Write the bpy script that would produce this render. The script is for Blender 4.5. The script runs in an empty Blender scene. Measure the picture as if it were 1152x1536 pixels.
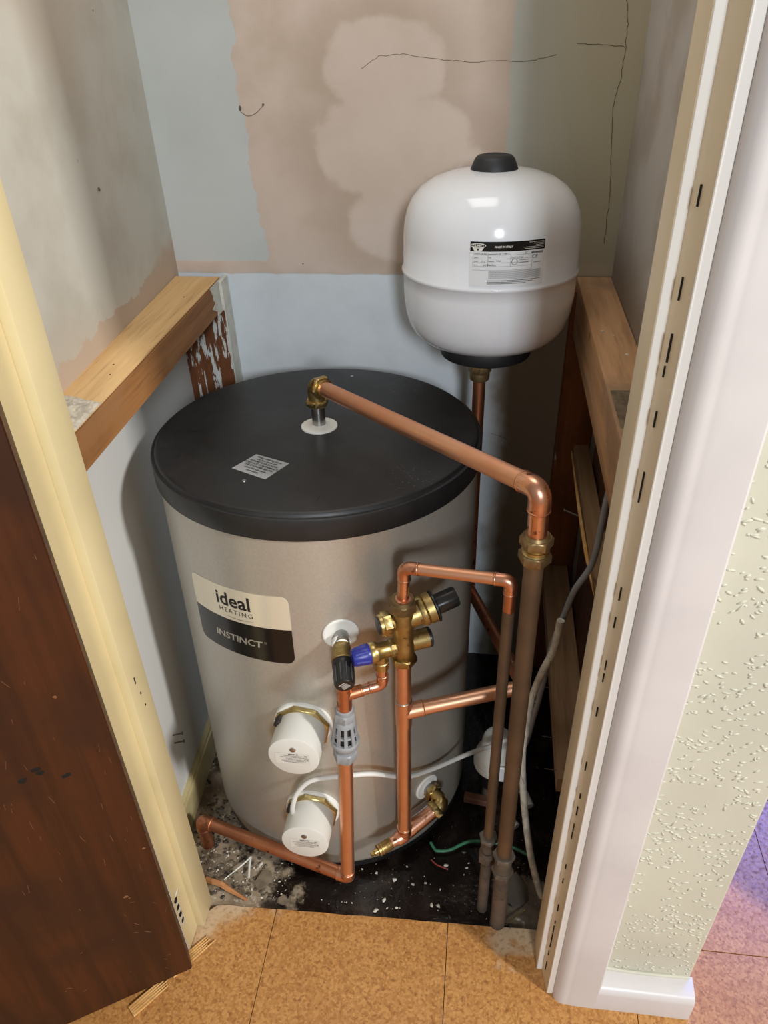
import bpy, bmesh, math, random
from mathutils import Vector, Matrix, noise
from math import pi, sin, cos, radians as RAD
S = bpy.context.scene
COL = S.collection

# ------------------------------------------------------------------ camera
cd = bpy.data.cameras.new('camera'); cam = bpy.data.objects.new('camera', cd); COL.objects.link(cam)
R3 = ((0.99198989, 0.04615823, -0.11758179), (0.12269935, -0.57329282, 0.81011124), (-0.03001549, -0.81804937, -0.57436426))
m = Matrix(((R3[0][0], -R3[0][1], -R3[0][2]), (R3[1][0], -R3[1][1], -R3[1][2]), (R3[2][0], -R3[2][1], -R3[2][2]))).to_4x4()
m.translation = (0, 0, 1.46)
cam.matrix_world = m
cd.sensor_fit = 'VERTICAL'; cd.sensor_height = 24; cd.sensor_width = 18; cd.lens = 1129 / 1536 * 24
cd.clip_start = 0.02
S.camera = cam

# ------------------------------------------------------------------ world, lights, exposure
w = bpy.data.worlds.new('world'); S.world = w; w.use_nodes = True
bg = w.node_tree.nodes['Background']; bg.inputs[0].default_value = (1.0, 0.95, 0.89, 1); bg.inputs[1].default_value = 0.30
def area(name, loc, target, size, power, color, size_y=None):
    l = bpy.data.lights.new(name, 'AREA'); l.energy = power; l.color = color; l.shape = 'RECTANGLE'
    l.size = size; l.size_y = size_y or size
    o = bpy.data.objects.new(name, l); COL.objects.link(o); o.location = loc
    o.rotation_euler = (Vector(target) - Vector(loc)).to_track_quat('-Z', 'Y').to_euler()
    return o
area('window_daylight_front', (0.80, -3.10, 2.60), (-.1, 1.3, .9), 0.45, 104, (.86, .93, 1.0), .7)
area('window_daylight_right', (2.46, -0.80, 2.75), (-.6, .95, .9), 0.24, 112, (1.0, .98, .95), .4)
area('cupboard_fill', (-.18, 1.08, 2.36), (-.18, 1.08, 0), 0.55, 4.6, (1.0, .97, .93), .5)  # unseen overhead fill, added to brighten the cupboard interior
area('window_daylight_hall', (1.62, 2.55, 1.85), (.66, 1.05, 0), 1.0, 120, (.16, .24, 1.0), 1.1)
S.view_settings.view_transform = 'Standard'; S.view_settings.look = 'None'
S.view_settings.gamma = 1; S.view_settings.use_curve_mapping = False
S.view_settings.exposure = 0.0

# ------------------------------------------------------------------ material helpers
def lin(c):
    return tuple(((v / 255) / 12.92 if v / 255 <= .04045 else ((v / 255 + .055) / 1.055) ** 2.4) for v in c) + (1,)
class Mat:
    def __init__(s, name, col, rough=.6, metal=0, spec=.5):
        s.m = bpy.data.materials.new(name); s.m.use_nodes = True; s.t = s.m.node_tree
        s.b = s.t.nodes['Principled BSDF']
        s.b.inputs['Roughness'].default_value = rough; s.b.inputs['Metallic'].default_value = metal
        s.b.inputs['Specular IOR Level'].default_value = spec
        s.set('Base Color', lin(col) if not hasattr(col, 'node') else col)
    def node(s, ty, **kw):
        n = s.t.nodes.new(ty)
        for k, v in kw.items(): setattr(n, k, v)
        return n
    def put(s, sock, v):
        if hasattr(v, 'node'): s.t.links.new(v, sock)
        else: sock.default_value = v
    def set(s, inp, v): s.put(s.b.inputs[inp], v)
    def co(s, kind='Object'):
        return s.node('ShaderNodeTexCoord').outputs[kind]
    def mapping(s, scale=(1, 1, 1), kind='Object', rot=(0, 0, 0)):
        n = s.node('ShaderNodeMapping'); s.t.links.new(s.co(kind), n.inputs[0])
        n.inputs['Scale'].default_value = scale; n.inputs['Rotation'].default_value = rot; return n.outputs[0]
    def noise(s, scale, detail=4, vec=None, rough=.55, dist=0):
        n = s.node('ShaderNodeTexNoise'); n.inputs['Scale'].default_value = scale; n.inputs['Detail'].default_value = detail
        n.inputs['Roughness'].default_value = rough; n.inputs['Distortion'].default_value = dist
        s.t.links.new(vec or s.co(), n.inputs['Vector']); return n.outputs[0]
    def voronoi(s, scale, vec=None, feature='F1', out='Distance'):
        n = s.node('ShaderNodeTexVoronoi', feature=feature); n.inputs['Scale'].default_value = scale
        s.t.links.new(vec or s.co(), n.inputs['Vector']); return n.outputs[out]
    def math(s, op, a, b=0.0, c=0.0, clamp=False):
        n = s.node('ShaderNodeMath', operation=op, use_clamp=clamp)
        s.put(n.inputs[0], a); s.put(n.inputs[1], b); s.put(n.inputs[2], c); return n.outputs[0]
    def step(s, v, lo, hi, a=0.0, b=1.0):
        n = s.node('ShaderNodeMapRange', interpolation_type='SMOOTHSTEP')
        s.put(n.inputs[0], v); n.inputs[1].default_value = lo; n.inputs[2].default_value = hi
        n.inputs[3].default_value = a; n.inputs[4].default_value = b; return n.outputs[0]
    def mix(s, f, a, b):
        n = s.node('ShaderNodeMix', data_type='RGBA')
        s.put(n.inputs[0], f)
        s.put(n.inputs[6], a if hasattr(a, 'node') else lin(a)); s.put(n.inputs[7], b if hasattr(b, 'node') else lin(b))
        return n.outputs[2]
    def xyz(s):
        n = s.node('ShaderNodeSeparateXYZ'); s.t.links.new(s.co(), n.inputs[0]); return n.outputs
    def bump(s, h, strength=.3, dist=.002):
        n = s.node('ShaderNodeBump'); n.inputs['Strength'].default_value = strength; n.inputs['Distance'].default_value = dist
        s.put(n.inputs['Height'], h); s.t.links.new(n.outputs[0], s.b.inputs['Normal'])
M = {}
def simple(name, col, rough=.6, metal=0, spec=.5, var=0, vs=8, bump=0, bs=60):
    k = Mat(name, col, rough, metal, spec)
    if var:
        d = tuple(max(0, int(c * (1 - var))) for c in col)
        k.set('Base Color', k.mix(k.step(k.noise(vs, 5), .35, .7), col, d))
    if bump: k.bump(k.noise(bs, 4), bump, .001)
    M[name] = k.m; return k

# --- plaster walls (object coordinates = metres in the room)
k = Mat('back_wall_plaster', (178, 181, 176), .85)
x, y, z = k.xyz()
n1 = k.noise(9, 6); n2 = k.noise(45, 3); n3 = k.noise(3, 4)
paint = k.mix(k.step(n3, .35, .7), (190, 193, 190), (176, 180, 176))
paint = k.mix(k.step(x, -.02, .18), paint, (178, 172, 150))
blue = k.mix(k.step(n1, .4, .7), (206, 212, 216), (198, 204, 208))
blue = k.mix(k.step(k.math('ADD', x, k.math('MULTIPLY', n1, .1)), .06, .12), blue, (136, 126, 110))  # shadow of the right jamb painted in brown on the lower right
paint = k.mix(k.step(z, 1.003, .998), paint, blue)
pink = k.mix(k.step(n1, .35, .7), (200, 182, 168), (186, 167, 150))
# tide marks: warped ellipses with a darker rim
def ring(cx, cz, rx, rz, wid):
    vx = k.math('DIVIDE', k.math('SUBTRACT', x, cx), rx); vz = k.math('DIVIDE', k.math('SUBTRACT', z, cz), rz)
    d = k.math('SQRT', k.math('ADD', k.math('MULTIPLY', vx, vx), k.math('MULTIPLY', vz, vz)))
    d = k.math('ADD', d, k.math('MULTIPLY', k.math('SUBTRACT', n1, .5), .55))
    return d
d = None
for (cx, cz, rx, rz) in ((-.185, 1.345, .105, .080), (-.195, 1.225, .120, .095), (-.15, 1.235, .115, .075), (-.14, 1.10, .125, .085), (-.02, 1.13, .05, .09)):
    q = ring(cx, cz, rx, rz, .1); d = q if d is None else k.math('SMOOTH_MIN', d, q, .12)
d = k.math('ADD', d, k.math('MULTIPLY', k.math('SUBTRACT', k.noise(22, 4), .5), .30))
pink = k.mix(k.math('MULTIPLY', k.step(d, 1.7, 1.0), k.step(d, .86, 1.02, 0, .55)), pink, (170, 150, 132))
pink = k.mix(k.step(d, 1.02, .86, 0, .5), pink, (202, 186, 173))
e = k.math('MULTIPLY', k.math('SUBTRACT', k.noise(28, 6), .5), .05)
xl = k.math('ADD', x, e); zz = k.math('ADD', z, k.math('MULTIPLY', e, .25))
leftb = k.step(k.math('ADD', xl, k.math('MULTIPLY', k.step(z, 1.32, 1.06), -.014)), -.437, -.432)
rightb = k.step(k.math('ADD', x, k.math('MULTIPLY', e, .25)), .036, .022)
strip = k.step(zz, 1.026, 1.022)
body = k.math('MAXIMUM', leftb, strip)
mask = k.math('MULTIPLY', k.math('MULTIPLY', body, k.math('MAXIMUM', rightb, k.math('MULTIPLY', strip, .35))), k.step(zz, .999, 1.003))
c = k.mix(mask, paint, pink)
sp = k.math('MULTIPLY', k.step(k.voronoi(9), .035, .02), k.step(n3, .5, .6))
c = k.mix(k.math('MULTIPLY', sp, .7), c, (110, 98, 82))
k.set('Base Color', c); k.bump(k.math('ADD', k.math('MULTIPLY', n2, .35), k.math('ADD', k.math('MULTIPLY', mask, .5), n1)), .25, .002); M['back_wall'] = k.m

k = Mat('side_wall_plaster', (190, 188, 178), .85)
x, y, z = k.xyz()
n1 = k.noise(8, 6); n3 = k.noise(2.5, 4); e = k.math('MULTIPLY', k.math('SUBTRACT', k.noise(22, 5), .5), .06)
c = k.mix(k.step(n1, .4, .68), (196, 194, 184), (184, 180, 168))
c = k.mix(k.step(n3, .45, .62, 0, .55), c, (190, 176, 160))
c = k.mix(k.step(z, .96, .94), c, (212, 214, 212))
zz = k.math('ADD', z, e); zl = k.math('ADD', zz, k.math('MULTIPLY', k.math('SUBTRACT', y, .9), -.02))
mk = k.math('MULTIPLY', k.math('MULTIPLY', k.step(zl, 1.034, 1.030), k.step(k.math('ADD', y, e), .858, .864)), k.step(z, .95, .955))
mk2 = k.math('MULTIPLY', k.math('MULTIPLY', k.step(k.math('ADD', zz, k.math('MULTIPLY', y, -.25)), .725, .70), k.step(k.math('ADD', y, e), 1.18, 1.20)), k.step(z, .95, .955))
c = k.mix(k.math('MAXIMUM', mk, mk2), c, (186, 168, 150))
sp = k.math('MULTIPLY', k.step(k.voronoi(14), .05, .03), k.step(k.noise(4, 2), .56, .62))
c = k.mix(k.math('MULTIPLY', sp, .7), c, (105, 92, 78))
k.set('Base Color', c); k.bump(k.math('ADD', n1, k.math('MULTIPLY', k.noise(60, 3), .2)), .25, .002); M['side_wall'] = k.m

k = Mat('right_wall_plaster', (150, 146, 140), .85)
x, y, z = k.xyz()
n1 = k.noise(6, 6)
c = k.mix(k.step(n1, .4, .65), (182, 178, 174), (164, 156, 146))
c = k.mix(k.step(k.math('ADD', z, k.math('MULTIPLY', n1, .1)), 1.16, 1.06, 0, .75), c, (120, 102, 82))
k.set('Base Color', c); k.bump(n1, .2, .002); M['right_wall'] = k.m

simple('closet_ceiling', (196, 194, 186), .9, var=.06)
simple('textured_wall_paint', (196, 194, 176), .6, var=.05, vs=4, bump=.15, bs=120)
simple('white_gloss', (208, 203, 200), .3, var=.04, vs=5, bump=.08, bs=25)
simple('white_edge_lit', (238, 235, 228), .3)  # white paint, made lighter to show light caught on the rounded edges
simple('cream_gloss', (216, 200, 155), .35, var=.05, vs=5, bump=.1, bs=20)
simple('cream_trim', (205, 190, 142), .45, var=.15, vs=14)
simple('jamb_pale_paint', (236, 222, 192), .45, var=.06, vs=4, bump=.08, bs=25)  # pale cream paint of the right lining
simple('old_white_paint', (214, 212, 200), .6, var=.12, vs=30, bump=.3)
simple('hinge_black', (30, 25, 22), .85, 0, .2)
# --- wood
def wood(name, a, b, dirt=None, axis='y', rough=.65, sc=1.0, paintc=None, pm=(.5, .54)):
    k = Mat(name, a, rough, 0, .3)
    s = {'y': (26, 1.6, 26), 'z': (26, 26, 1.6), 'x': (1.6, 26, 26)}[axis]
    v = k.mapping(tuple(t * sc for t in s)); g = k.noise(1.0, 5, v, .6, .6)
    v2 = k.mapping(tuple(t * sc * 5 for t in s)); g2 = k.noise(1.0, 3, v2)
    c = k.mix(k.step(g, .32, .68), a, b)
    c = k.mix(k.step(g2, .5, .75, 0, .35), c, tuple(int(t * .6) for t in b))
    if dirt:
        c = k.mix(k.step(k.noise(7, 5), .5, .66, 0, .8), c, dirt)
    if paintc:
        vp = k.mapping({'z': (55, 55, 9), 'y': (30, 6, 30), 'x': (6, 30, 30)}[axis])
        p = k.step(k.noise(1, 6, vp, .65), pm[0], pm[1]); c = k.mix(p, c, paintc)
    kn = k.step(k.voronoi(5, k.mapping((1, 1, 1))), .05, .02, 0, .7); c = k.mix(kn, c, (60, 32, 16))
    k.set('Base Color', c); k.bump(g, .35, .0015); M[name] = k.m; return k
wood('batten_pine', (160, 112, 66), (132, 88, 48), (150, 110, 72), 'y')
wood('batten_top', (218, 182, 130), (202, 162, 110), None, 'y')
wood('dark_batten', (196, 154, 114), (166, 124, 86), (146, 118, 92), 'y')
wood('dark_board', (92, 52, 28), (66, 36, 20), (80, 52, 34), 'z')
wood('orange_board', (134, 80, 40), (104, 58, 28), (90, 54, 30), 'z', paintc=(186, 180, 168), pm=(.66, .70))
wood('flaked_post', (112, 66, 36), (86, 48, 26), None, 'z', paintc=(200, 200, 194), pm=(.55, .565))
wood('pale_lath', (158, 126, 92), (130, 98, 68), None, 'y')
wood('fresh_split', (222, 176, 112), (196, 144, 82), None, 'x')
wood('stick_wood', (190, 132, 84), (166, 108, 64), None, 'x')
# --- door veneer
k = Mat('door_veneer', (84, 46, 22), .5, 0, .3)
v = k.mapping((40, 40, 1.8)); g = k.noise(1, 5, v, .6, .5)
c = k.mix(k.step(g, .3, .7), (72, 36, 14), (52, 25, 9))
c = k.mix(k.step(k.noise(3.2, 4), .45, .62, 0, .8), c, (46, 25, 14))
vs_ = k.mapping((70, 70, 12), rot=(.1, .2, .3)); sc_ = k.math('MULTIPLY', k.step(k.noise(1, 2, vs_), .74, .77), k.step(k.noise(6, 2), .5, .6))
c = k.mix(k.math('MULTIPLY', sc_, .6), c, (150, 96, 56))
k.set('Base Color', c); k.bump(g, .15, .0008); M['door'] = k.m
simple('door_edge_wood', (92, 62, 36), .6, var=.4, vs=30)
# --- floors
k = Mat('cork', (186, 132, 66), .5, 0, .35)
x, y, z = k.xyz()
v1 = k.voronoi(240, out='Color'); sepn = k.node('ShaderNodeSeparateColor'); k.t.links.new(v1, sepn.inputs[0])
gg = k.noise(120, 5)
c = k.mix(sepn.outputs[0], (196, 144, 84), (160, 108, 56))
c = k.mix(k.step(gg, .55, .64, 0, .7), c, (124, 76, 36))
c = k.mix(k.step(k.noise(240, 2), .60, .68, 0, .4), c, (222, 172, 108))
c = k.mix(k.step(k.noise(7, 3), .4, .7, 0, .3), c, (160, 104, 50))
e = k.math('MULTIPLY', k.math('SUBTRACT', k.noise(14, 5), .5), .22)
d1 = k.math('MULTIPLY', k.step(k.math('ADD', k.math('SUBTRACT', x, k.math('MULTIPLY', k.math('SUBTRACT', y, .7), 1.0)), e), -.36, -.42), k.step(k.math('ADD', y, e), .60, .66))
d2 = k.math('MULTIPLY', k.step(k.math('ADD', x, e), .05, .09), k.step(k.math('ADD', y, e), .66, .69))
d2 = k.math('MULTIPLY', d2, k.step(x, .24, .2))
dm = k.math('MULTIPLY', k.math('MAXIMUM', d1, d2), .85)
dust = k.mix(k.step(gg, .5, .7), (196, 172, 140), (160, 134, 104))
c = k.mix(dm, c, dust)
k.set('Base Color', c); k.set('Roughness', k.step(gg, .4, .7, .34, .5)); k.bump(gg, .12, .0006); M['cork'] = k.m
k = Mat('subfloor', (60, 50, 40), .5)
x, y, z = k.xyz()
n1 = k.noise(12, 7, rough=.65); n2 = k.noise(90, 4)
e = k.math('MULTIPLY', k.math('SUBTRACT', n1, .5), .42)
grey = k.math('MAXIMUM', k.step(k.math('ADD', k.math('ADD', x, k.math('MULTIPLY', k.math('SUBTRACT', y, .75), .6)), e), -.32, -.38),
              k.math('MULTIPLY', k.step(k.math('ADD', x, e), .07, .11), k.math('MULTIPLY', k.step(k.math('ADD', y, e), .86, .8), .5)))
gc = k.mix(k.step(n1, .4, .62), (156, 138, 114), (104, 90, 72)); gc = k.mix(k.step(n2, .58, .7), gc, (190, 178, 158)); gc = k.mix(k.step(k.noise(40, 3), .6, .66), gc, (44, 38, 32))
bc = k.mix(k.step(n1, .5, .7), (22, 15, 12), (52, 42, 36)); bc = k.mix(k.math('MULTIPLY', k.step(n2, .69, .73), k.step(n1, .42, .55)), bc, (150, 140, 126))
k.set('Base Color', k.mix(grey, bc, gc)); k.set('Roughness', k.mix(grey, (110, 110, 110), (230, 230, 230))); k.bump(k.math('ADD', n1, k.math('MULTIPLY', n2, .4)), .6, .004); M['subfloor'] = k.m
# --- metal and plastics
def metal(name, a, b, rough, sc=10, metalv=1.0, bump=.05, dark=None, dm=(.6, .7)):
    k = Mat(name, a, rough, metalv)
    n = k.noise(sc, 5)
    c = k.mix(k.step(n, .35, .68), a, b)
    if dark: c = k.mix(k.step(k.noise(sc * 3, 4), dm[0], dm[1]), c, dark)
    k.set('Base Color', c); k.set('Roughness', k.step(n, .3, .7, rough - .05, rough + .1))
    k.bump(k.noise(80, 3), bump, .0005); M[name] = k.m; return k
metal('copper', (242, 190, 156), (230, 168, 132), .38, 9)
metal('copper_fitting', (234, 178, 148), (212, 146, 116), .30, 30, dark=(120, 70, 48))
metal('copper_dull', (210, 144, 108), (180, 116, 84), .42, 14, dark=(110, 62, 40))
metal('brown_copper', (112, 88, 66), (86, 66, 48), .52, 6, metalv=.4, dark=(72, 56, 44))
metal('grey_copper', (104, 88, 74), (78, 66, 56), .7, 16, metalv=.15, dark=(60, 50, 42))
metal('brass', (196, 172, 116), (168, 142, 88), .32, 25, dark=(118, 96, 58))
metal('brass_cast', (184, 160, 108), (152, 128, 80), .42, 40, bump=.4, dark=(100, 84, 54))
metal('brass_pale', (206, 186, 132), (176, 154, 100), .32, 20)
metal('dull_brass', (150, 126, 88), (116, 96, 66), .45, 20, metalv=.8)
metal('steel', (186, 184, 180), (150, 148, 146), .3, 20)
metal('solder', (206, 200, 188), (170, 160, 148), .35, 20)
k = Mat('cylinder_steel', (176, 170, 158), .42, .55)
n = k.noise(260, 3); n4 = k.noise(2.2, 3)
c = k.mix(k.step(n, .35, .65), (192, 187, 176), (186, 180, 169)); c = k.mix(k.step(n4, .4, .65, 0, .5), c, (180, 172, 158))
k.set('Base Color', c); k.set('Roughness', k.step(n4, .3, .7, .36, .46)); k.bump(n, .06, .0003); M['cylinder_steel'] = k.m
k = Mat('lid_black', (30, 30, 31), .42, 0, .5)
n = k.noise(5, 6, rough=.7); n2 = k.noise(230, 4); loc_m = k.math('MULTIPLY', k.step(k.noise(9, 3), .35, .5), 1.0)
lm = None
for (qx, qy, qr) in ((.13, .185, .055), (.172, -.155, .055)):
    X, Y_, Z_ = k.xyz(); q = k.math('SQRT', k.math('ADD', k.math('POWER', k.math('SUBTRACT', X, qx), 2.0), k.math('POWER', k.math('SUBTRACT', Y_, qy), 2.0)))
    q = k.step(q, qr, qr * .3); lm = q if lm is None else k.math('MAXIMUM', lm, q)
loc_m = k.math('MULTIPLY', loc_m, lm)
c = k.mix(k.step(n, .45, .72, 0, .6), (29, 29, 30), (46, 44, 42))
c = k.mix(k.math('MULTIPLY', k.step(n2, .61, .67), loc_m), c, (110, 106, 100))
k.set('Base Color', c); k.set('Roughness', k.step(n, .3, .7, .36, .55)); M['lid_black'] = k.m
simple('black_plastic', (26, 25, 26), .35, bump=.03)
simple('black_rubber', (30, 31, 34), .55)
simple('blue_plastic', (32, 40, 128), .35, bump=.05)
simple('grey_plastic', (148, 150, 152), .42, var=.06, bump=.05)
simple('slot_dark', (40, 36, 34), .7)
simple('white_plastic', (212, 210, 201), .4, var=.02, vs=3)
simple('white_rosette', (226, 224, 216), .45)
simple('cap_label', (206, 202, 192), .4)
simple('vessel_enamel', (226, 228, 232), .14, spec=.55, bump=.02, bs=7)
simple('label_white', (226, 228, 230), .35)
simple('label_champagne', (226, 216, 192), .22, .3)
simple('label_black', (22, 20, 20), .16)
simple('ink', (26, 24, 24), .5)
simple('ink_white', (225, 222, 214), .5)
simple('ink_silver', (186, 180, 168), .3, .6)
simple('ptfe', (244, 244, 242), .7, bump=.5)
simple('white_flex', (212, 210, 204), .45)
simple('grey_flex', (146, 150, 156), .5, var=.12, vs=30)
simple('twine_white', (214, 206, 188), .7, var=.2, vs=60, bump=.4)
simple('green_flex', (62, 128, 92), .45, var=.25, vs=40)
simple('red_flex', (150, 62, 50), .5)
simple('crumb', (214, 206, 190), .9, var=.2, vs=90)
simple('grit_dark', (96, 84, 70), .9, var=.3, vs=90)
simple('slab', (128, 112, 92), .9, var=.25, vs=40, bump=.4)
simple('rubble', (206, 198, 182), .95, var=.22, vs=60, bump=.8, bs=140)
simple('crack', (92, 84, 70), .95)
simple('nail_steel', (96, 88, 80), .5, .6)
metal('dull_nut', (124, 114, 100), (92, 82, 70), .6, 18, metalv=.3)
simple('dust_grey', (88, 78, 66), .9, var=.2)
simple('brown_wood_scrap', (140, 96, 70), .8, var=.2)  # brown wood of the small floor offcut

# ------------------------------------------------------------------ mesh helpers
def nb(): return bmesh.new()
def obj(name, bm, mat, parent=None, smooth=None):
    me = bpy.data.meshes.new(name)
    bmesh.ops.recalc_face_normals(bm, faces=bm.faces)
    bm.to_mesh(me); bm.free()
    for mm in (mat if isinstance(mat, (list, tuple)) else [mat]):
        me.materials.append(M[mm] if isinstance(mm, str) else mm)
    if smooth is not None:
        me.shade_smooth()
        try: me.set_sharp_from_angle(angle=RAD(smooth))
        except Exception: pass
    o = bpy.data.objects.new(name, me); COL.objects.link(o)
    if parent: o.parent = parent
    return o
def tag(o, label=None, cat=None, group=None, kind=None):
    if label: o['label'] = label
    if cat: o['category'] = cat
    if group: o['group'] = group
    if kind: o['kind'] = kind
    return o
def thing(name, label, cat, loc=(0, 0, 0), rot=(0, 0, 0), group=None):
    o = bpy.data.objects.new(name, None); COL.objects.link(o); o.location = loc; o.rotation_euler = rot
    o.empty_display_size = .02
    return tag(o, label, cat, group)
def struct(name, bm, mat, parent=None, smooth=None):
    o = obj(name, bm, mat, parent, smooth)
    if not parent: o['kind'] = 'structure'
    return o
def frame(d):
    d = Vector(d).normalized(); a = Vector((0, 0, 1)) if abs(d.z) < .9 else Vector((1, 0, 0))
    u = a.cross(d).normalized(); return u, d.cross(u), d
def box(bm, lo, hi, bev=0, seg=1):
    t = bmesh.new()
    vs = [t.verts.new((a, b, c)) for a in (lo[0], hi[0]) for b in (lo[1], hi[1]) for c in (lo[2], hi[2])]
    for f in ((0, 1, 3, 2), (4, 6, 7, 5), (0, 4, 5, 1), (2, 3, 7, 6), (0, 2, 6, 4), (1, 5, 7, 3)): t.faces.new([vs[i] for i in f])
    if bev: bmesh.ops.bevel(t, geom=t.edges[:], offset=bev, segments=seg, affect='EDGES', profile=.5)
    merge(bm, t)
def merge(bm, t, mat=None):
    me = bpy.data.meshes.new('tmp'); t.to_mesh(me); t.free()
    if mat is not None: me.transform(mat)
    bm.from_mesh(me); bpy.data.meshes.remove(me)
def prism_xy(bm, pts, z0, z1):
    lo = [bm.verts.new((p[0], p[1], z0)) for p in pts]; hi = [bm.verts.new((p[0], p[1], z1)) for p in pts]
    n = len(pts)
    for i in range(n): bm.faces.new((lo[i], lo[(i + 1) % n], hi[(i + 1) % n], hi[i]))
    bm.faces.new(lo[::-1]); bm.faces.new(hi)
def tube(bm, pts, r, n=20, caps=True):
    pts = [Vector(p) for p in pts]; rs = r if isinstance(r, (list, tuple)) else [r] * len(pts)
    u, v, d = frame(pts[1] - pts[0]); rings = []
    for i, p in enumerate(pts):
        a = (pts[i] - pts[i - 1]).normalized() if i else (pts[1] - pts[0]).normalized()
        b = (pts[i + 1] - pts[i]).normalized() if i < len(pts) - 1 else a
        t = (a + b).normalized(); u = (u - t * u.dot(t)).normalized(); v = t.cross(u)
        s = 1 / max(.5, math.sqrt((1 + a.dot(b)) / 2)) if len(pts) < 4 else 1
        rings.append([bm.verts.new(p + (u * cos(2 * pi * j / n) + v * sin(2 * pi * j / n)) * rs[i] * s) for j in range(n)])
    for A, B in zip(rings, rings[1:]):
        for j in range(n): bm.faces.new((A[j], A[(j + 1) % n], B[(j + 1) % n], B[j]))
    if caps: bm.faces.new(rings[0][::-1]); bm.faces.new(rings[-1])
def arc(p0, c, p1, rad, n=8):
    p0, c, p1 = Vector(p0), Vector(c), Vector(p1); a = (p0 - c).normalized(); b = (p1 - c).normalized()
    A = c + a * rad; B = c + b * rad
    return [(A * (1 - t) ** 2 + c * 2 * t * (1 - t) + B * t * t) for t in [i / n for i in range(n + 1)]]
def spline(pts, n=8):
    P = [Vector(p) for p in pts]; P = [P[0]] + P + [P[-1]]; out = []
    for i in range(1, len(P) - 2):
        for k_ in range(n):
            t = k_ / n; a, b, c, d = P[i - 1], P[i], P[i + 1], P[i + 2]
            out.append(.5 * ((2 * b) + (c - a) * t + (2 * a - 5 * b + 4 * c - d) * t * t + (3 * b - a - 3 * c + d) * t ** 3))
    out.append(P[-2]); return out
def lathe(bm, prof, o=(0, 0, 0), axis=(0, 0, 1), n=48, caps=True):
    u, v, d = frame(axis); o = Vector(o); rings = []
    for r, h in prof:
        rings.append([bm.verts.new(o + d * h + (u * cos(2 * pi * j / n) + v * sin(2 * pi * j / n)) * max(r, 1e-5)) for j in range(n)])
    for A, B in zip(rings, rings[1:]):
        for j in range(n): bm.faces.new((A[j], A[(j + 1) % n], B[(j + 1) % n], B[j]))
    if caps: bm.faces.new(rings[0][::-1]); bm.faces.new(rings[-1])
def hexnut(bm, o, axis, r, h0, h1, n=6, ch=.0012, rot=0):
    u, v, d = frame(axis); o = Vector(o); N = n * 4; rings = []
    ap = r * cos(pi / n)
    for k_, (hh, lim) in enumerate(((h0, ap * .98), (h0 + ch, r), (h1 - ch, r), (h1, ap * .98))):
        ring_ = []
        for j in range(N):
            a = 2 * pi * j / N; sec = (a % (2 * pi / n)) - pi / n
            rr = min(ap / cos(sec), lim)
            ring_.append(bm.verts.new(o + d * hh + (u * cos(a + rot) + v * sin(a + rot)) * rr))
        rings.append(ring_)
    for A, B in zip(rings, rings[1:]):
        for j in range(N): bm.faces.new((A[j], A[(j + 1) % N], B[(j + 1) % N], B[j]))
    bm.faces.new(rings[0][::-1]); bm.faces.new(rings[-1])
def ico(bm, c, s, sub=1, jit=0, rot=None, seed=0):
    t = bmesh.new(); bmesh.ops.create_icosphere(t, subdivisions=sub, radius=1)
    rnd = random.Random(seed)
    for v in t.verts:
        v.co *= 1 + rnd.uniform(-jit, jit); v.co = Vector((v.co.x * s[0], v.co.y * s[1], v.co.z * s[2]))
        if rot: v.co.rotate(rot)
        v.co += Vector(c)
    merge(bm, t)
def collar(bm, p, d, r, L=.0012):
    d = Vector(d).normalized(); lathe(bm, [(r * .96, -L * 1.5), (r * 1.04, -L), (r * 1.05, 0), (r * 1.02, L), (r * .96, L * 1.5)], p, d, 24)
def text_bm(s, size, fn, spacing=1.0, off=0.0, align='CENTER', shear=0.0, sx=1.0):
    cu = bpy.data.curves.new('t', 'FONT'); cu.body = s; cu.size = size; cu.align_x = align; cu.align_y = 'CENTER'
    cu.space_character = spacing; cu.offset = off; cu.shear = shear; cu.resolution_u = 3
    o = bpy.data.objects.new('t', cu); COL.objects.link(o)
    dg = bpy.context.evaluated_depsgraph_get(); me = bpy.data.meshes.new_from_object(o.evaluated_get(dg))
    bpy.data.objects.remove(o); bm = bmesh.new(); bm.from_mesh(me); bpy.data.meshes.remove(me)
    for v in bm.verts: v.co = fn(v.co.x * sx, v.co.y)
    return bm
def quad(bm, fn, x0, y0, x1, y1, nx=1):
    a = [bm.verts.new(fn(x0 + (x1 - x0) * i / nx, y0)) for i in range(nx + 1)]; b = [bm.verts.new(fn(x0 + (x1 - x0) * i / nx, y1)) for i in range(nx + 1)]
    for i in range(nx): bm.faces.new((a[i], a[i + 1], b[i + 1], b[i]))

# ================================================================== SETTING
# floor: cork tiles as pieces, a rough screed inside the cupboard
fl = nb(); box(fl, (-2.2, -2.2, -.06), (2.6, 2.4, -.014)); floor = struct('floor', fl, 'subfloor')
nx_, ny_ = 110, 96; g = nb(); rows = []
for j in range(ny_ + 1):
    row = []
    for i in range(nx_ + 1):
        X = -.66 + .92 * i / nx_; Y = .60 + .86 * j / ny_
        h = noise.noise(Vector((X * 14, Y * 14, 0))) * .0025 + noise.noise(Vector((X * 60, Y * 60, 3))) * .0012
        if X < -.36: h += max(0, noise.noise(Vector((X * 35, Y * 35, 9)))) * .004
        row.append(g.verts.new((X, Y, -.0085 + h if Y > .715 else -.012)))
    rows.append(row)
for j in range(ny_):
    for i in range(nx_): g.faces.new((rows[j][i], rows[j][i + 1], rows[j + 1][i + 1], rows[j + 1][i]))
obj('screed', g, 'subfloor', floor, 60)
def edge_y(X): return .7245 + .03 * X
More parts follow.
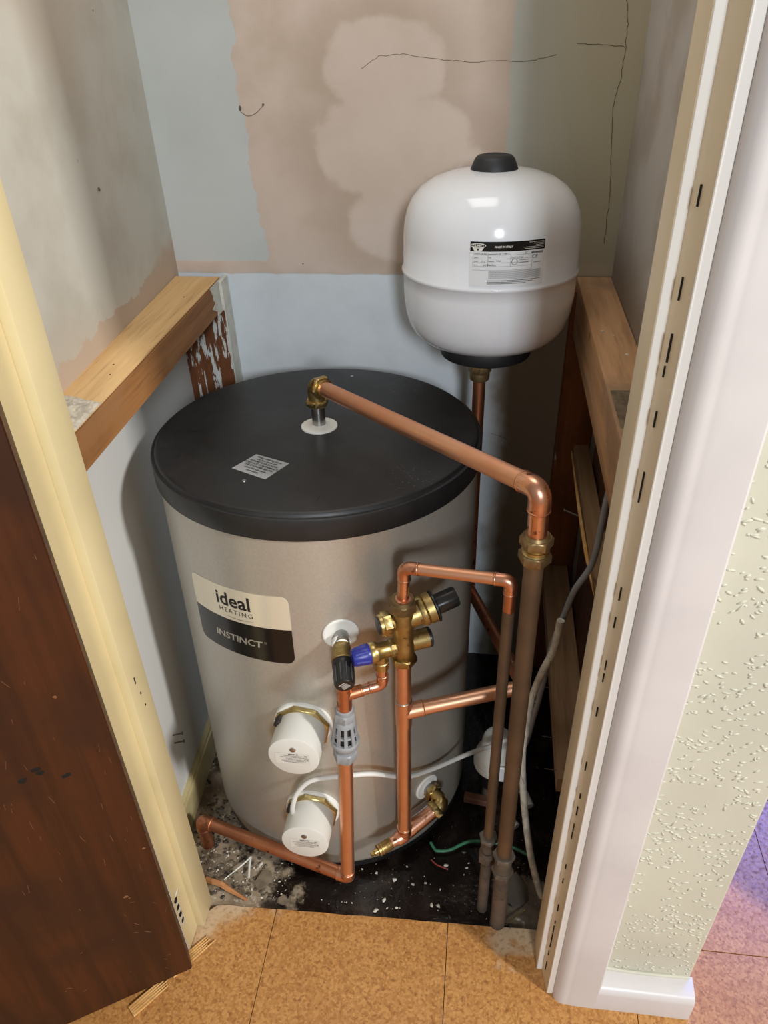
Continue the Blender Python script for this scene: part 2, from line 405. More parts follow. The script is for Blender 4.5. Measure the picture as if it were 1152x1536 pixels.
def tile(x0, x1, y0, y1, cut=None):
    b = nb(); e = .0007; z0 = -.013; z1 = random.uniform(-.0002, .0002)
    if cut:
        n = 14; pts = [(x0 + e, y0 + e), (x1 - e, y0 + e)]
        for i in range(n, -1, -1):
            X = x0 + e + (x1 - x0 - 2 * e) * i / n; pts.append((X, cut(X) + random.uniform(-.0008, .0008)))
        prism_xy(b, pts, z0, z1)
    else: box(b, (x0 + e, y0 + e, z0), (x1 - e, y1 - e, z1))
    return obj('cork_tile', b, 'cork', floor)
random.seed(4)
XS = [-2.0 + .3305 * i for i in range(14)]; off = (-.0115) - XS[6]; XS = [t + off for t in XS]
YR = [.3945 - .3305 * i for i in range(6, -1, -1)]
def cutfront(X):
    if X < -.455: return .700 + (X + .47) * .9
    return edge_y(X)
for i in range(len(XS) - 1):
    for y0 in YR[:-1]: tile(XS[i], XS[i + 1], y0, y0 + .3305)
    if XS[i] < .2 and XS[i + 1] > -.7: tile(XS[i], XS[i + 1], .3945, .725, lambda X: cutfront(X) if X < .17 else .64)
    else: tile(XS[i], XS[i + 1], .3945, .725)
for i, x0 in enumerate([.40 - .121, .6095, .94, 1.2705, 1.601, 1.93]):
    for y0 in (.7255, 1.056, 1.3865, 1.717): tile(x0 if i else .402, x0 + .3305, y0, y0 + .3305)

# closet walls
T = .05
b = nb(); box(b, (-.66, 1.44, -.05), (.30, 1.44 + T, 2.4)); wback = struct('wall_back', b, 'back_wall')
b = nb(); prism_xy(b, [(-.575, .72), (-.606, 1.4405), (-.66, 1.4405), (-.66, .72)], -.05, 2.4); wleft = struct('wall_left', b, 'side_wall')
b = nb(); box(b, (.236, .712, -.05), (.40, 1.60, 2.4)); wright = struct('wall_right', b, 'right_wall')
b = nb(); box(b, (-.66, .62, 2.4), (.42, 1.5, 2.44)); struct('ceiling', b, 'closet_ceiling')
b = nb(); box(b, (-2.0, .63, 0), (-.52, .715, 2.4)); struct('wall_front_left', b, 'textured_wall_paint')
b = nb(); box(b, (-.52, .64, 2.03), (.40, .71, 2.4)); struct('wall_front_header', b, 'textured_wall_paint')
b = nb(); box(b, (.185, .643, 0), (.40, .714, 2.4), .003, 2); wfr = struct('wall_front', b, 'textured_wall_paint')
b = nb(); box(b, (.80, .63, 0), (2.6, .72, 2.4)); struct('wall_light_block', b, 'textured_wall_paint')  # unseen wall, added to keep the right daylight off the passage floor
# stipple blobs on the textured wall
b = nb(); rnd = random.Random(7)
for i in range(1500):
    X = rnd.uniform(.252, .396); Z = rnd.uniform(.075, 1.55)
    if noise.noise(Vector((X * 22, Z * 22, 1))) < -.18: continue
    L = rnd.uniform(.0022, .0062) * (1 if rnd.random() < .8 else 1.35); W = rnd.uniform(.0013, .0024)
    t = bmesh.new(); bmesh.ops.create_icosphere(t, subdivisions=1, radius=1)
    a = rnd.gauss(0, .6)
    merge(b, t, Matrix.Translation((X, .643, Z)) @ Matrix.Rotation(a, 4, 'Y') @ Matrix.Diagonal((L, .0014, W, 1)))
st = obj('plaster_stipple', b, 'textured_wall_paint', wfr, 180); tag(st, kind='stuff')
# paint bead at the foot of the textured wall
b = nb(); tube(b, [(.252, .642, .0745), (.30, .6405, .072), (.35, .6408, .071), (.398, .642, .073)], .0035, 8); obj('caulk_bead', b, 'textured_wall_paint', wfr, 60)

# cracks in the plaster (thin proud dark threads)
def crack(pts, par, ax='y', r=.0006):
    b = nb(); rnd = random.Random(int(pts[0][0] * 1000)); P = []
    for a, c in zip(pts, pts[1:]):
        for i in range(7):
            t = i / 7; P.append(Vector(a).lerp(Vector(c), t) + Vector((rnd.uniform(-.0011, .0011), 0, rnd.uniform(-.0011, .0011))) if ax == 'y' else Vector(a).lerp(Vector(c), t) + Vector((0, rnd.uniform(-.001, .001), rnd.uniform(-.001, .001))))
    P.append(Vector(pts[-1])); tube(b, P, r, 5); obj('plaster_crack', b, 'crack', par)
Y = 1.44
crack([(.196, Y, 1.44), (.205, Y, 1.40), (.206, Y, 1.366), (.205, Y, 1.32), (.198, Y, 1.28), (.207, Y, 1.20), (.213, Y, 1.13), (.214, Y, 1.06)], wback)
crack([(.206, Y, 1.366), (.17, Y, 1.370), (.129, Y, 1.373)], wback, r=.0005)
crack([(.10, Y, 1.358), (.06, Y, 1.350), (-.04, Y, 1.351), (-.09, Y, 1.355), (-.15, Y, 1.364), (-.19, Y, 1.362), (-.22, Y, 1.345)], wback, r=.0004)
crack([(.03, Y, .66), (.06, Y, .65), (.075, Y, .63)], wback, r=.0005)
b = nb(); ico(b, (-.437, Y, 1.289), (.003, .001, .005)); ico(b, (-.395, Y, 1.294), (.0025, .001, .0025)); ico(b, (-.35, Y, 1.02), (.0015, .0008, .0015))
tube(b, spline([(-.437, Y, 1.284), (-.425, Y, 1.277), (-.41, Y, 1.281), (-.395, Y, 1.293)]), .0006, 5); obj('plaster_nick', b, 'crack', wback)
b = nb()
for X, Z, L in ((-.068, 1.036, .012), (-.066, 1.012, .007), (-.064, 1.005, .005)): tube(b, [(X - L / 1.4, Y, Z), (X + L / 1.4, Y, Z + .001)], .0007, 5)
obj('plaster_nick', b, 'crack', wback)
b = nb(); ico(b, (-.592, 1.165, 1.215), (.0012, .0028, .0035)); ico(b, (-.6, 1.29, 1.44), (.001, .002, .002)); obj('plaster_nick', b, 'crack', wleft)

# skirting inside the cupboard on the left
b = nb(); prism_xy(b, [(-.562, .715), (-.588, 1.44), (-.606, 1.44), (-.588, .715)], -.012, .062)
prism_xy(b, [(-.566, .715), (-.592, 1.44), (-.606, 1.44), (-.588, .715)], .062, .070); struct('baseboard_left', b, 'cream_trim')
# skirting at the foot of the textured wall
def skirt_prof(bm, x0, x1, mitre=0):
    pr = [(.643, 0), (.6065, 0), (.6065, .052), (.6085, .060), (.616, .067), (.632, .071), (.643, .072)]
    A = [bm.verts.new((x0, p, q)) for p, q in pr]; B = [bm.verts.new((x1, p, q)) for p, q in pr]; n = len(pr)
    for i in range(n): bm.faces.new((A[i], A[(i + 1) % n], B[(i + 1) % n], B[i]))
    bm.faces.new(A); bm.faces.new(B[::-1])
b = nb(); skirt_prof(b, .243, .403); struct('baseboard_right', b, 'white_gloss', None, 35)

# ------------------------------------------------- door frames
# right lining with door stop, and its moulded architrave
dr = thing('door_frame', 'pale painted door lining on the right of the cupboard opening', 'door frame'); 
b = nb(); prism_xy(b, [(.1668, .6232), (.185, .6232), (.236, .712), (.159, .712), (.1602, .661)], 0, 2.03); obj('jamb', b, 'jamb_pale_paint', dr)
b = nb(); box(b, (.1505, .6605, 0), (.1612, .7125, 2.02), .0012, 2); obj('door_stop', b, 'jamb_pale_paint', dr, 40)
b = nb(); box(b, (.1513, .6592, 0.003), (.1606, .6606, 2.02), .0006); tag(obj('stop_front_face', b, 'white_edge_lit', dr), 'white painted front edge, lightened for caught light')
b = nb(); box(b, (.1668, .621, .003), (.1768, .6236, 2.02), .0008); tag(obj('jamb_front_edge', b, 'white_edge_lit', dr), 'white painted front edge, lightened for caught light')
b = nb(); rnd = random.Random(3)
for z0 in (1.31, 1.235, 1.18, 1.165, 1.115, 1.03, .90, .86, .79, .77, .71, .60, .54, .50, .46, .44, .36, .32, .24, .20, .17, .15, .135, .12, .09, .05, .035):
    L = rnd.uniform(.004, .014) * (1.7 if z0 > 1 else 1); yy = rnd.uniform(.6415, .6440)
    box(b, (.1618, yy, z0), (.1641, yy + .0015, z0 + L * 1.5))
obj('seal_slot', b, 'hinge_black', dr)
pr = [(.1770, .6250), (.1770, .6195), (.1782, .6163), (.1810, .6130), (.1850, .6102), (.1900, .6083), (.1950, .6075), (.1985, .6078), (.2020, .6073), (.2080, .6064), (.2465, .6062), (.2495, .6090), (.2495, .643), (.1790, .643)]
b = nb(); prism_xy(b, pr, 0, 2.03); ar = obj('architrave', b, 'white_gloss', dr, 35)
# left lining
dl = thing('door_frame', 'cream painted door lining with stop on the left, beside the brown door', 'door frame', (0, 0, 0), (0, .0095, 0))
b = nb(); prism_xy(b, [(-.484, .6215), (-.484, .712), (-.585, .712), (-.585, .640), (-.53, .6215)], 0, 2.03); obj('jamb', b, 'cream_gloss', dl)
b = nb(); box(b, (-.4845, .664, 0.004), (-.4695, .7125, 2.02), .0012, 2); obj('door_stop', b, 'cream_gloss', dl, 40)
b = nb(); box(b, (-.500, .6195, 0), (-.4845, .6222, 2.02), .0008); tag(obj('jamb_front_edge', b, 'white_gloss', dl), 'worn white front edge')
b = nb()
for i in range(4): ico(b, (-.4838, .6290 + .0012 * (i % 2), .162 - i * .0230), (.0014, .0060, .0075), 1, .3, seed=i)
tag(obj('hinge_scar', b, 'hinge_black', dl, 60), 'row of black marks left by a hinge')
b = nb()
for i in range(4): ico(b, (-.4838, .6300, .150 - i * .0230), (.0010, .0062, .0070), 1, .3, seed=i + 9)
ico(b, (-.4838, .637, .17), (.0008, .009, .004), 1, .4, seed=5)
tag(obj('filler_patch', b, 'old_white_paint', dl, 60), 'white filler between the black marks')
b = nb()
for (yy, z0, L) in ((.68, .655, .012), (.685, .628, .004), (.688, .60, .004)): box(b, (-.4697, yy, z0), (-.4689, yy + .002, z0 + L))
obj('paint_chip', b, 'hinge_black', dl)

# ------------------------------------------------- brown door, folded open on the left
ang = math.atan2(.107, .176)    # plane direction of the opened leaf
door = thing('door', 'dark brown veneered door standing open on the left, scratched face towards the cupboard', 'door', (-.4675, .5880, .0), (0, 0, ang + pi))
door.rotation_euler = (Matrix.Rotation(.0145, 3, 'Y') @ Matrix.Rotation(ang + pi, 3, 'Z')).to_euler()
b = nb(); box(b, (0, 0, .010), (.76, -.036, 1.985), .0015); dleaf = obj('door_leaf', b, 'door', door)
b = nb(); box(b, (-.0012, -.034, .012), (.0005, -.002, 1.98)); tag(obj('door_edge', b, 'door_edge_wood', door), 'bare brown edge of the leaf')
def dsc(pts, r=.0005, mt='stick_wood', nm='scratch'):
    b = nb(); tube(b, [(p[0], .0000, p[1]) for p in pts], r, 5); obj(nm, b, mt, door)
rnd = random.Random(11)
simple('scratch_pale', (118, 74, 42), .7)
b = nb()
for i in range(70):
    X = rnd.uniform(.005, .20); Z = rnd.uniform(.03, 1.0); L = rnd.uniform(.003, .02); a = rnd.gauss(pi / 2, .35) if Z > .3 else rnd.gauss(.4, .5)
    tube(b, [(X, -.0000, Z), (X + L * cos(a) * .5, 0, Z + L * sin(a))], rnd.uniform(.00015, .0004), 4)
tag(obj('scratch', b, 'scratch_pale', door), 'fine pale scratches', kind='stuff')
b = nb()
for X, Z in ((.116, .636), (.098, .648), (.094, .640), (.067, .618)): ico(b, (X, 0, Z), (.0065, .0007, .005), 1, .3, seed=int(X * 999))
tag(obj('scuff', b, 'hinge_black', door, 60), 'black scuff marks')
b = nb()
for X, Z, s in ((.056, .303, .004), (.052, .296, .0018), (.0085, .405, .003), (.045, .760, .003)): ico(b, (X, 0, Z), (s, .0006, s * .9), 1, .3, seed=int(X * 999))
tag(obj('chip', b, 'scratch_pale', door, 60), 'pale chips in the veneer')

# split timber under the door
for (p0, p1, lab) in (((-.456, .640), (-.505, .578), 'splintered end of pale timber between the brown door corner and cream lining'),
                      ((-.512, .560), (-.552, .510), 'broken strip of pale timber sticking out beneath the brown door')):
    t = thing('wood_splinter', lab, 'wood', (p0[0], p0[1], 0)); P0 = Vector((0, 0, .004)); D = Vector((p1[0] - p0[0], p1[1] - p0[1], 0)); Nn = Vector((-D.y, D.x, 0)).normalized()
    for i in range(5):
        o_ = (i - 2) * .0042; s = rnd.uniform(-.004, .012)
        b = nb(); tube(b, [P0 + Nn * o_ - D.normalized() * s, P0 + D * .5 + Nn * o_ + Vector((0, 0, .0006 * (i % 2))), P0 + D + Nn * o_], [.0011, .0025, .0026], 6); obj('sliver', b, 'fresh_split', t)

# ------------------------------------------------- battens
t = thing('wall_batten', 'pine shelf batten fixed along the left wall above the cylinder', 'batten', (-.55, .72, .938))
def loc_box(t, lo, hi, bev=0): 
    b = nb(); box(b, [lo[i] - t.location[i] for i in range(3)], [hi[i] - t.location[i] for i in range(3)], bev, 2); return b
b = nb(); o_ = t.location
prism_xy(b, [(-.512 - o_.x, .722 - o_.y), (-.512 - o_.x, 1.418 - o_.y), (-.604 - o_.x, 1.42 - o_.y), (-.576 - o_.x, .722 - o_.y)], 0, .062)
bmesh.ops.bevel(b, geom=[e for e in b.edges if abs(e.verts[0].co.y - e.verts[1].co.y) > .3], offset=.0035, segments=2, affect='EDGES')
obj('beam', b, 'batten_pine', t, 40)
b = nb(); n = 40
for i in range(n + 1):
    Yy = .735 + (1.40 - .735) * i / n - o_.y
for (xa, xb) in ((-.566, -.5135),):
    prism_xy(b, [(-.5140 - o_.x, .722 - o_.y), (-.5140 - o_.x, 1.416 - o_.y), (-.6035 - o_.x, 1.418 - o_.y), (-.5765 - o_.x, .722 - o_.y)], .0605, .0626)
obj('top_face', b, 'batten_top', t)
b = nb(); gx, gy = 34, 84; rows = []
for j in range(gy + 1):
    row = []
    for i in range(gx + 1):
        X = -.576 + .0625 * i / gx; Yy = .722 + .175 * j / gy; edge = min(1, (gy - j) / 5, (gx - i) / 3.0)
        h = (.0030 + noise.noise(Vector((X * 70, Yy * 70, 0))) * .0034 + noise.noise(Vector((X * 260, Yy * 260, 0))) * .0020) * max(0, edge)
        row.append(b.verts.new((X - o_.x, Yy - o_.y - .02 * (i / gx), .0622 + h)))
    rows.append(row)
for j in range(gy):
    for i in range(gx): b.faces.new((rows[j][i], rows[j][i + 1], rows[j + 1][i + 1], rows[j + 1][i]))
tag(obj('plaster_crust', b, 'rubble', t, 60), 'rough crust of old plaster on the near end', kind='stuff')
b = nb(); n = 16; pa = []
rnd = random.Random(5)
front = [(-.5113, 1.418)]; 
ys = [1.418 - .0] ; 
top = [(1.4185, .0615), (1.385 , .0612)]
pts = [(1.4185, .001), (1.4185, .0615)] + [(1.345 + rnd.uniform(-.012, .012) + .02 * (i / 9), .0610 - .0600 * i / 9) for i in range(10)]
A = [b.verts.new((-.5118 - o_.x, p[0] - o_.y, p[1])) for p in pts]; B = [b.verts.new((-.5106 - o_.x, p[0] - o_.y, p[1])) for p in pts]
b.faces.new(A); b.faces.new(B[::-1]); n = len(pts)
for i in range(n): b.faces.new((A[i], A[(i + 1) % n], B[(i + 1) % n], B[i]))
tag(obj('paint_remnant', b, 'old_white_paint', t), 'flaking white paint at the far end')
for (X, Yy) in ((-.545, 1.30), (-.55, 1.0), (-.54, .965)):
    b = nb(); ico(b, (X - o_.x, Yy - o_.y, .0628), (.0014, .002, .0006)); obj('nail_hole', b, 'hinge_black', t)

t = thing('wall_post', 'upright brown board with flaking white paint in the back left corner', 'board', (-.56, 1.42, .0))
b = nb(); box(b, (-.046, -.022, -.012), (.052, .019, .940), .002); obj('board', b, 'flaked_post', t)
b = nb(); box(b, (.0523, -.0225, -.01), (.0552, .0195, .998), .0008); box(b, (.049, -.0235, .94), (.0535, .0195, .998), .0008); tag(obj('painted_edge', b, 'old_white_paint', t), 'edge still covered in white paint')

t = thing('wall_batten', 'pine shelf batten along the right wall beneath the white vessel', 'batten', (.2, .72, .90))
o_ = t.location
b = loc_box(t, (.172, .716, .901), (.2355, 1.439, 1.0), .003); obj('beam', b, 'dark_batten', t, 40)
b = nb(); gx, gy = 30, 60; rows = []
for j in range(gy + 1):
    row = []
    for i in range(gx + 1):
        X = .176 + .058 * i / gx; Yy = .85 + .11 * j / gy; edge = min(1, j / 3, (gy - j) / 3, i / 2.0)
        h = (.001 + noise.noise(Vector((X * 120, Yy * 120, 5))) * .0012 + noise.noise(Vector((X * 400, Yy * 400, 0))) * .0006) * max(0, edge)
        row.append(b.verts.new((X - o_.x, Yy - o_.y, .0999 + h)))
    rows.append(row)
for j in range(gy):
    for i in range(gx): b.faces.new((rows[j][i], rows[j][i + 1], rows[j + 1][i + 1], rows[j + 1][i]))
simple('crust_dark', (120, 104, 82), .95, var=.25, vs=60, bump=.6)
tag(obj('plaster_crust', b, 'crust_dark', t, 60), 'grey crust of old plaster', kind='stuff')
for (X, Yy, s) in ((.19, 1.17, .0035), (.205, 1.155, .002), (.2, 1.30, .0012), (.215, 1.08, .003), (.183, 1.36, .0012)):
    b = nb(); ico(b, (X - o_.x, Yy - o_.y, .1), (s, s * 1.3, s * .5), 1, .3, seed=int(X * 999)); obj('plaster_speck', b, 'crumb', t)

t = thing('wall_post', 'upright orange-brown board in the back right corner behind the vessel', 'board', (.20, 1.42, .0))
b = nb(); box(b, (-.034, -.018, -.012), (.0355, .019, .985), .002); obj('board', b, 'orange_board', t)
t = thing('wall_boarding', 'dark brown boards lining the right wall below the batten', 'boards', (.225, 1.0, .0))
for (y0, y1, zt, xf) in ((.72, .86, .895, -.002), (.864, 1.01, .897, .001), (1.014, 1.17, .896, -.001), (1.174, 1.30, .80, .002)):
    b = nb(); box(b, (xf, y0 - 1.0, -.012), (.0108, y1 - 1.0, zt), .0015); obj('board', b, 'dark_board', t)
t = thing('lath', 'upper splintered lath nailed along the dark boards under the right batten', 'lath', (.21, .93, .69))
b = nb(); prism_xy(b, [(-.020, 0.02), (-.004, -.18), (.012, -.18), (.0125, .42), (-.014, .42), (-.018, .2)], -.022, 0.0); obj('strip', b, 'pale_lath', t)
b = nb(); tube(b, [(-.0215, .40, -.003), (-.0235, .2, -.004), (-.0225, .08, -.007), (-.019, -.02, -.014)], [.0012, .003, .0034, .0008], 6); tag(obj('splinter', b, 'fresh_split', t), 'pale freshly split edge')
b = nb(); tube(b, [(-.050, .19, -.002), (.0, .17, -.012)], .0016, 8); lathe(b, [(.0035, 0), (.0035, .0012)], (-.050, .19, -.002), (-1, .2, 0), 10); obj('nail', b, 'nail_steel', t)
t = thing('lath', 'lower square-cut lath running back along the right wall behind the brown pipes', 'lath', (.185, .82, .30))
b = nb(); prism_xy(b, [(-.020, 0), (.012, 0), (.038, .05), (.038, .60), (-.018, .60)], 0, .036); obj('strip', b, 'pale_lath', t)
for yy in (.03, .10, .22):
    b = nb(); tube(b, [(-.040, yy, .02), (-.015, yy, .018)], .0010, 6); obj('nail', b, 'nail_steel', t)

# two nails in the left wall
for i, (Yy, Z, lab) in enumerate(((.926, .225, 'upper dark nail sticking out of the left wall by the cream lining'), (.924, .203, 'lower dark nail sticking out of the left wall by the cream lining'))):
    b = nb(); tube(b, [(-.586, Yy - .002, Z), (-.566, Yy + .004, Z + .002)], .0016, 8); lathe(b, [(.0035, 0), (.0035, .0015)], (-.566, Yy + .004, Z + .002), (1, .2, 0), 10)
    tag(obj('nail', b, 'nail_steel'), lab, 'nail')

# ================================================================== CYLINDER
TH = math.atan(.0475)
cyl = thing('hot_water_cylinder', 'large silver hot water cylinder with a black lid', 'cylinder', (-.2686, 1.0635, 0), (-TH, 0, 0))
RB = .272
b = nb(); lathe(b, [(RB - .012, .018), (RB - .003, .026), (RB, .036), (RB, .815)], n=160); obj('casing', b, 'cylinder_steel', cyl, 40)
b = nb(); lathe(b, [(RB - .022, .0045), (RB - .006, .0055), (RB - .003, .012), (RB - .004, .030)], n=120); obj('base_ring', b, 'black_plastic', cyl, 40)
b = nb(); lathe(b, [(.2745, .803), (.2768, .8032), (.2775, .8045), (.2778, .8375), (.2772, .8395), (.2755, .8402), (.2722, .8400), (.2712, .8410), (.2700, .8455), (.2680, .8470), (.2650, .8475), (.15, .8475), (.03, .8475), (0, .8475)], n=160); obj('lid', b, 'lid_black', cyl, 35)
def cf(th, R=RB + .0006):
    return lambda u, v: Vector((R * cos(RAD(th) + u / R), R * sin(RAD(th) + u / R), v))
# brand label
def strip_label(name, mat, th0, th1, ztop, zbot, tilt, rc, corners, R):
    b = nb(); n = 60; top = []; bot = []; L = RAD(th1 - th0) * R
    for i in range(n + 1):
        s = L * (.5 - .5 * cos(pi * i / n)); u = s / L; zt = ztop + tilt * u; zb = zbot + tilt * u
        for side, dd in (('L', s), ('R', L - s)):
            if dd < rc:
                k_ = rc - math.sqrt(max(0, rc * rc - (rc - dd) ** 2))
                if 'T' + side in corners: zt -= k_
                if 'B' + side in corners: zb += k_
        a = RAD(th0) + s / R
        top.append(b.verts.new((R * cos(a), R * sin(a), zt))); bot.append(b.verts.new((R * cos(a), R * sin(a), zb)))
    for i in range(n): b.faces.new((bot[i], bot[i + 1], top[i + 1], top[i]))
    ge = bmesh.ops.extrude_face_region(b, geom=b.faces[:])
    for v in [g_ for g_ in ge['geom'] if isinstance(g_, bmesh.types.BMVert)]:
        f_ = (R - .0007) / R; v.co.x *= f_; v.co.y *= f_
    return obj(name, b, mat, cyl, 30)
RL = RB + .0008
lw = strip_label('brand_label', 'label_champagne', -130.8, -90.4, .6885, .6238, .0090, .014, ('TL', 'TR'), RL); tag(lw, 'pale upper half reading ideal heating')
lk = strip_label('brand_label', 'label_black', -130.8, -90.4, .6234, .553, .0090, .014, ('BL', 'BR'), RL); tag(lk, 'black lower half reading instinct')
f = lambda th, z0, sl: (lambda u, v: Vector(((RL + .0003) * cos(RAD(th) + u / RL), (RL + .0003) * sin(RAD(th) + u / RL), z0 + v + sl * u)))
obj('lettering', text_bm('ideal', .0370, f(-111.0, .6680, .045), 1.02, .0008, sx=.98), 'ink', lw)
obj('lettering', text_bm('HEATING', .0125, f(-110.4, .6465, .045), 1.35, 0), 'ink', lw)
b = nb(); ff = f(-109.6, .6345, .04)
P = [(i / 30 * .074 - .037) for i in range(31)]
A = [b.verts.new(ff(u, .0030 * (u / .037) ** 2 + .0004 * (1 - abs(u / .037)))) for u in P]; B = [b.verts.new(ff(u, .0030 * (u / .037) ** 2 - .0004 * (1 - abs(u / .037)))) for u in P]
for i in range(30): b.faces.new((A[i], A[i + 1], B[i + 1], B[i]))
obj('underline', b, 'ink', lw)
obj('lettering', text_bm('INSTINCT', .0185, f(-111.4, .5905, .04), 1.02, .0005, sx=1.12, shear=.12), 'ink_silver', lk)
obj('lettering', text_bm('®', .0060, f(-100.2, .5985, .03)), 'ink_silver', lk)
# small silver rating sticker low on the right
b = nb(); ff = f(0, 0, 0)
A = []
for (th, z0) in ((-56.3, .113), (-56.3, .134), (-35.4, .139), (-35.4, .118)): A.append((th, z0))
n = 12; top = []; bot = []
for i in range(n + 1):
    th = -56.3 + 20.9 * i / n; a = RAD(th); top.append(b.verts.new((RL * cos(a), RL * sin(a), .128 + .008 * i / n))); bot.append(b.verts.new((RL * cos(a), RL * sin(a), .106 + .006 * i / n)))
for i in range(n): b.faces.new((bot[i], bot[i + 1], top[i + 1], top[i]))
sl = obj('rating_sticker', b, 'label_white', cyl)
b = nb()
for r_ in range(4): quad(b, f(-45, .1135 + r_ * .0045, .05), -.035 + .004 * r_, 0, .028, .0013, 8)
obj('print', b, 'ink', sl)
# lid sticker, text and plugs
st4 = [(-.079, -.103), (-.019, -.129), (-.044, -.181), (-.105, -.151)]
cx = sum(p[0] for p in st4) / 4; cy = sum(p[1] for p in st4) / 4
ax = Vector((.0605, -.028)).normalized(); ay = Vector((-ax.y, ax.x)); ax_ = ax
b = nb(); vs = [b.verts.new((p[0], p[1], .8479)) for p in st4]; b.faces.new(vs); bmesh.ops.solidify(b, geom=b.faces[:], thickness=.0003)
sk = obj('warning_sticker', b, 'label_white', cyl); tag(sk, 'white square sticker warning about flux and solder')
lines = ['When soldering above', 'the hot draw off', 'ENSURE FLUX/SOLDER', 'DOES NOT CONTAMINATE', 'THE CYLINDER BELOW', 'since this can cause', 'corrosion.']
for i, s in enumerate(lines):
    v0 = .0215 - i * .0068
    obj('lettering', text_bm(s, .0062, lambda u, v: Vector((cx + ax.x * u + ay.x * (v + v0), cy + ax.y * u + ay.y * (v + v0), .8483)), sx=.86 if len(s) > 17 else .95, off=.00008), 'ink', sk)
for (X, Yy) in ((-.075, -.187), (.022, .228)):
    b = nb(); lathe(b, [(.0034, 0), (.0030, .0012), (.001, .0016)], (X, Yy, .8475), n=12); tag(obj('lid_plug', b, 'steel', cyl, 50), 'small metal screw head')
b = nb(); tube(b, [(.046, -.262, .845), (.045, -.245, .8475), (.047, -.222, .848)], .0005, 5); obj('lid_split', b, 'slot_dark', cyl)
# top rosette and stub
b = nb(); lathe(b, [(.031, 0), (.0308, .0025), (.027, .0042), (.017, .0036), (.013, .0052), (.012, .0055)], (.002, .005, .8475), n=48); tag(obj('rosette', b, 'white_rosette', cyl, 40), 'round white collar on the lid')
b = nb(); lathe(b, [(.0115, 0), (.0115, .055)], (.002, .005, .848), n=32); tag(obj('outlet_stub', b, 'steel', cyl, 50), 'short bare steel outlet on the lid')
# side rosettes
def radial(th): return Vector((cos(RAD(th)), sin(RAD(th)), 0))
for th, z0, rr in ((-74.4, .624, .0285), (-41.6, .1695, .0275)):
    d = radial(th); p = d * RB + Vector((0, 0, z0))
    b = nb(); lathe(b, [(rr, -.004), (rr, .0012), (rr - .001, .0022), (rr - .004, .0026), (rr - .0055, .0020), (.016, .0030), (.0125, .0042)], p, d, 48); tag(obj('rosette', b, 'white_rosette', cyl, 40), 'round white collar on the casing')
    b = nb(); lathe(b, [(.0115, 0), (.0115, .024)], p, d, 32); obj('port_stub', b, 'steel', cyl, 50)
# immersion heaters
for zi in (.4251, .1985):
    d = radial(-90.2); p = d * RB + Vector((0, 0, zi)); d2 = (d + Vector((0, 0, -.0))).normalized()
    im = obj('immersion_heater', (lambda b: (lathe(b, [(.0425, .012), (.0425, .0690), (.0420, .0705), (.0405, .0712), (0, .0712)], p, d2, 64), b)[1])(nb()), 'white_plastic', cyl, 40)
    tag(im, 'white cylindrical cover with %s' % ('an open cable slot' if zi > .3 else 'a white flex entering its slot'))
    b = nb(); lathe(b, [(.0500, -.006), (.0500, .0035), (.0488, .0050), (.046, .0055), (.043, .0055)], p, d, 64); tag(obj('gasket', b, 'white_rosette', im, 40), 'off-white ring against the casing')
    b = nb(); hexnut(b, p, d, .0490, .0052, .0150, 8, .0015, .2); tag(obj('flange_nut', b, 'brass_pale', im, 30), 'faceted brass flange nut')
    b = nb(); u_, v_, _ = frame(d2)
    q = p + d2 * .014 + (Vector((-1, 0, 0)) * .0335 + Vector((0, 0, 1)) * .0255)
    t2 = bmesh.new(); box(t2, (-.0075, -.009, -.006), (.0075, .009, .006), .001)
    merge(b, t2, Matrix.Translation(p + d2 * .021 + Vector((-.0335, 0, .0245))) @ Matrix.Rotation(-.9, 4, 'Y')); obj('cable_slot', b, 'slot_dark', im)
    fc = p + d2 * .0712
    cap = (lambda u, v, fc=fc: fc + Vector((u, -.0004, v)))
    b = nb(); quad(b, cap, -.0305 if zi > .3 else -.0265, -.0160, .0265, .0085); cl = obj('cap_label', b, 'cap_label', im)
    capt = (lambda u, v, fc=fc: fc + Vector((u, -.0008, v)))
    b = nb()
    for r_, (L, hh) in enumerate(((.016, .0022), (.030, .0008), (.044, .0008), (.026, .0008), (.036, .0008), (.040, .0008), (.032, .0008))):
        yy = .0055 - r_ * .0029; xx = -L / 2
        while xx < L / 2:
            ww = random.uniform(.0010, .0028); quad(b, capt, xx, yy, min(xx + ww, L / 2), yy + hh); xx += ww + .0007
    quad(b, capt, .0175, .003, .0225, .0048)
    obj('print', b, 'ink', cl)
    obj('lettering', text_bm('CE', .0062, lambda u, v, fc=fc: fc + Vector((u + .021, -.0009, v - .0045))), 'ink', cl)
    b = nb(); lathe(b, [(.0052, 0), (.0048, .0012), (.003, .0020), (0.0, .0022)], fc + Vector((0, 0, .0175)), (0, -1, 0), 20); obj('screw', b, 'steel', im, 40)
# white flex from the lower heater
fx = [(-.299, .775, .232), (-.297, .766, .250), (-.292, .765, .278), (-.282, .772, .303), (-.255, .780, .328), (-.197, .787, .338), (-.153, .805, .325), (-.099, .838, .279), (-.053, .885, .244), (.009, .94, .222), (.061, .975, .212), (.088, .99, .214)]
b = nb(); tube(b, spline(fx), .0045, 12); tag(obj('cable', b, 'white_flex', None, 60), 'white flex looping from the lower white heater cover to the right behind the pipes', 'cable')

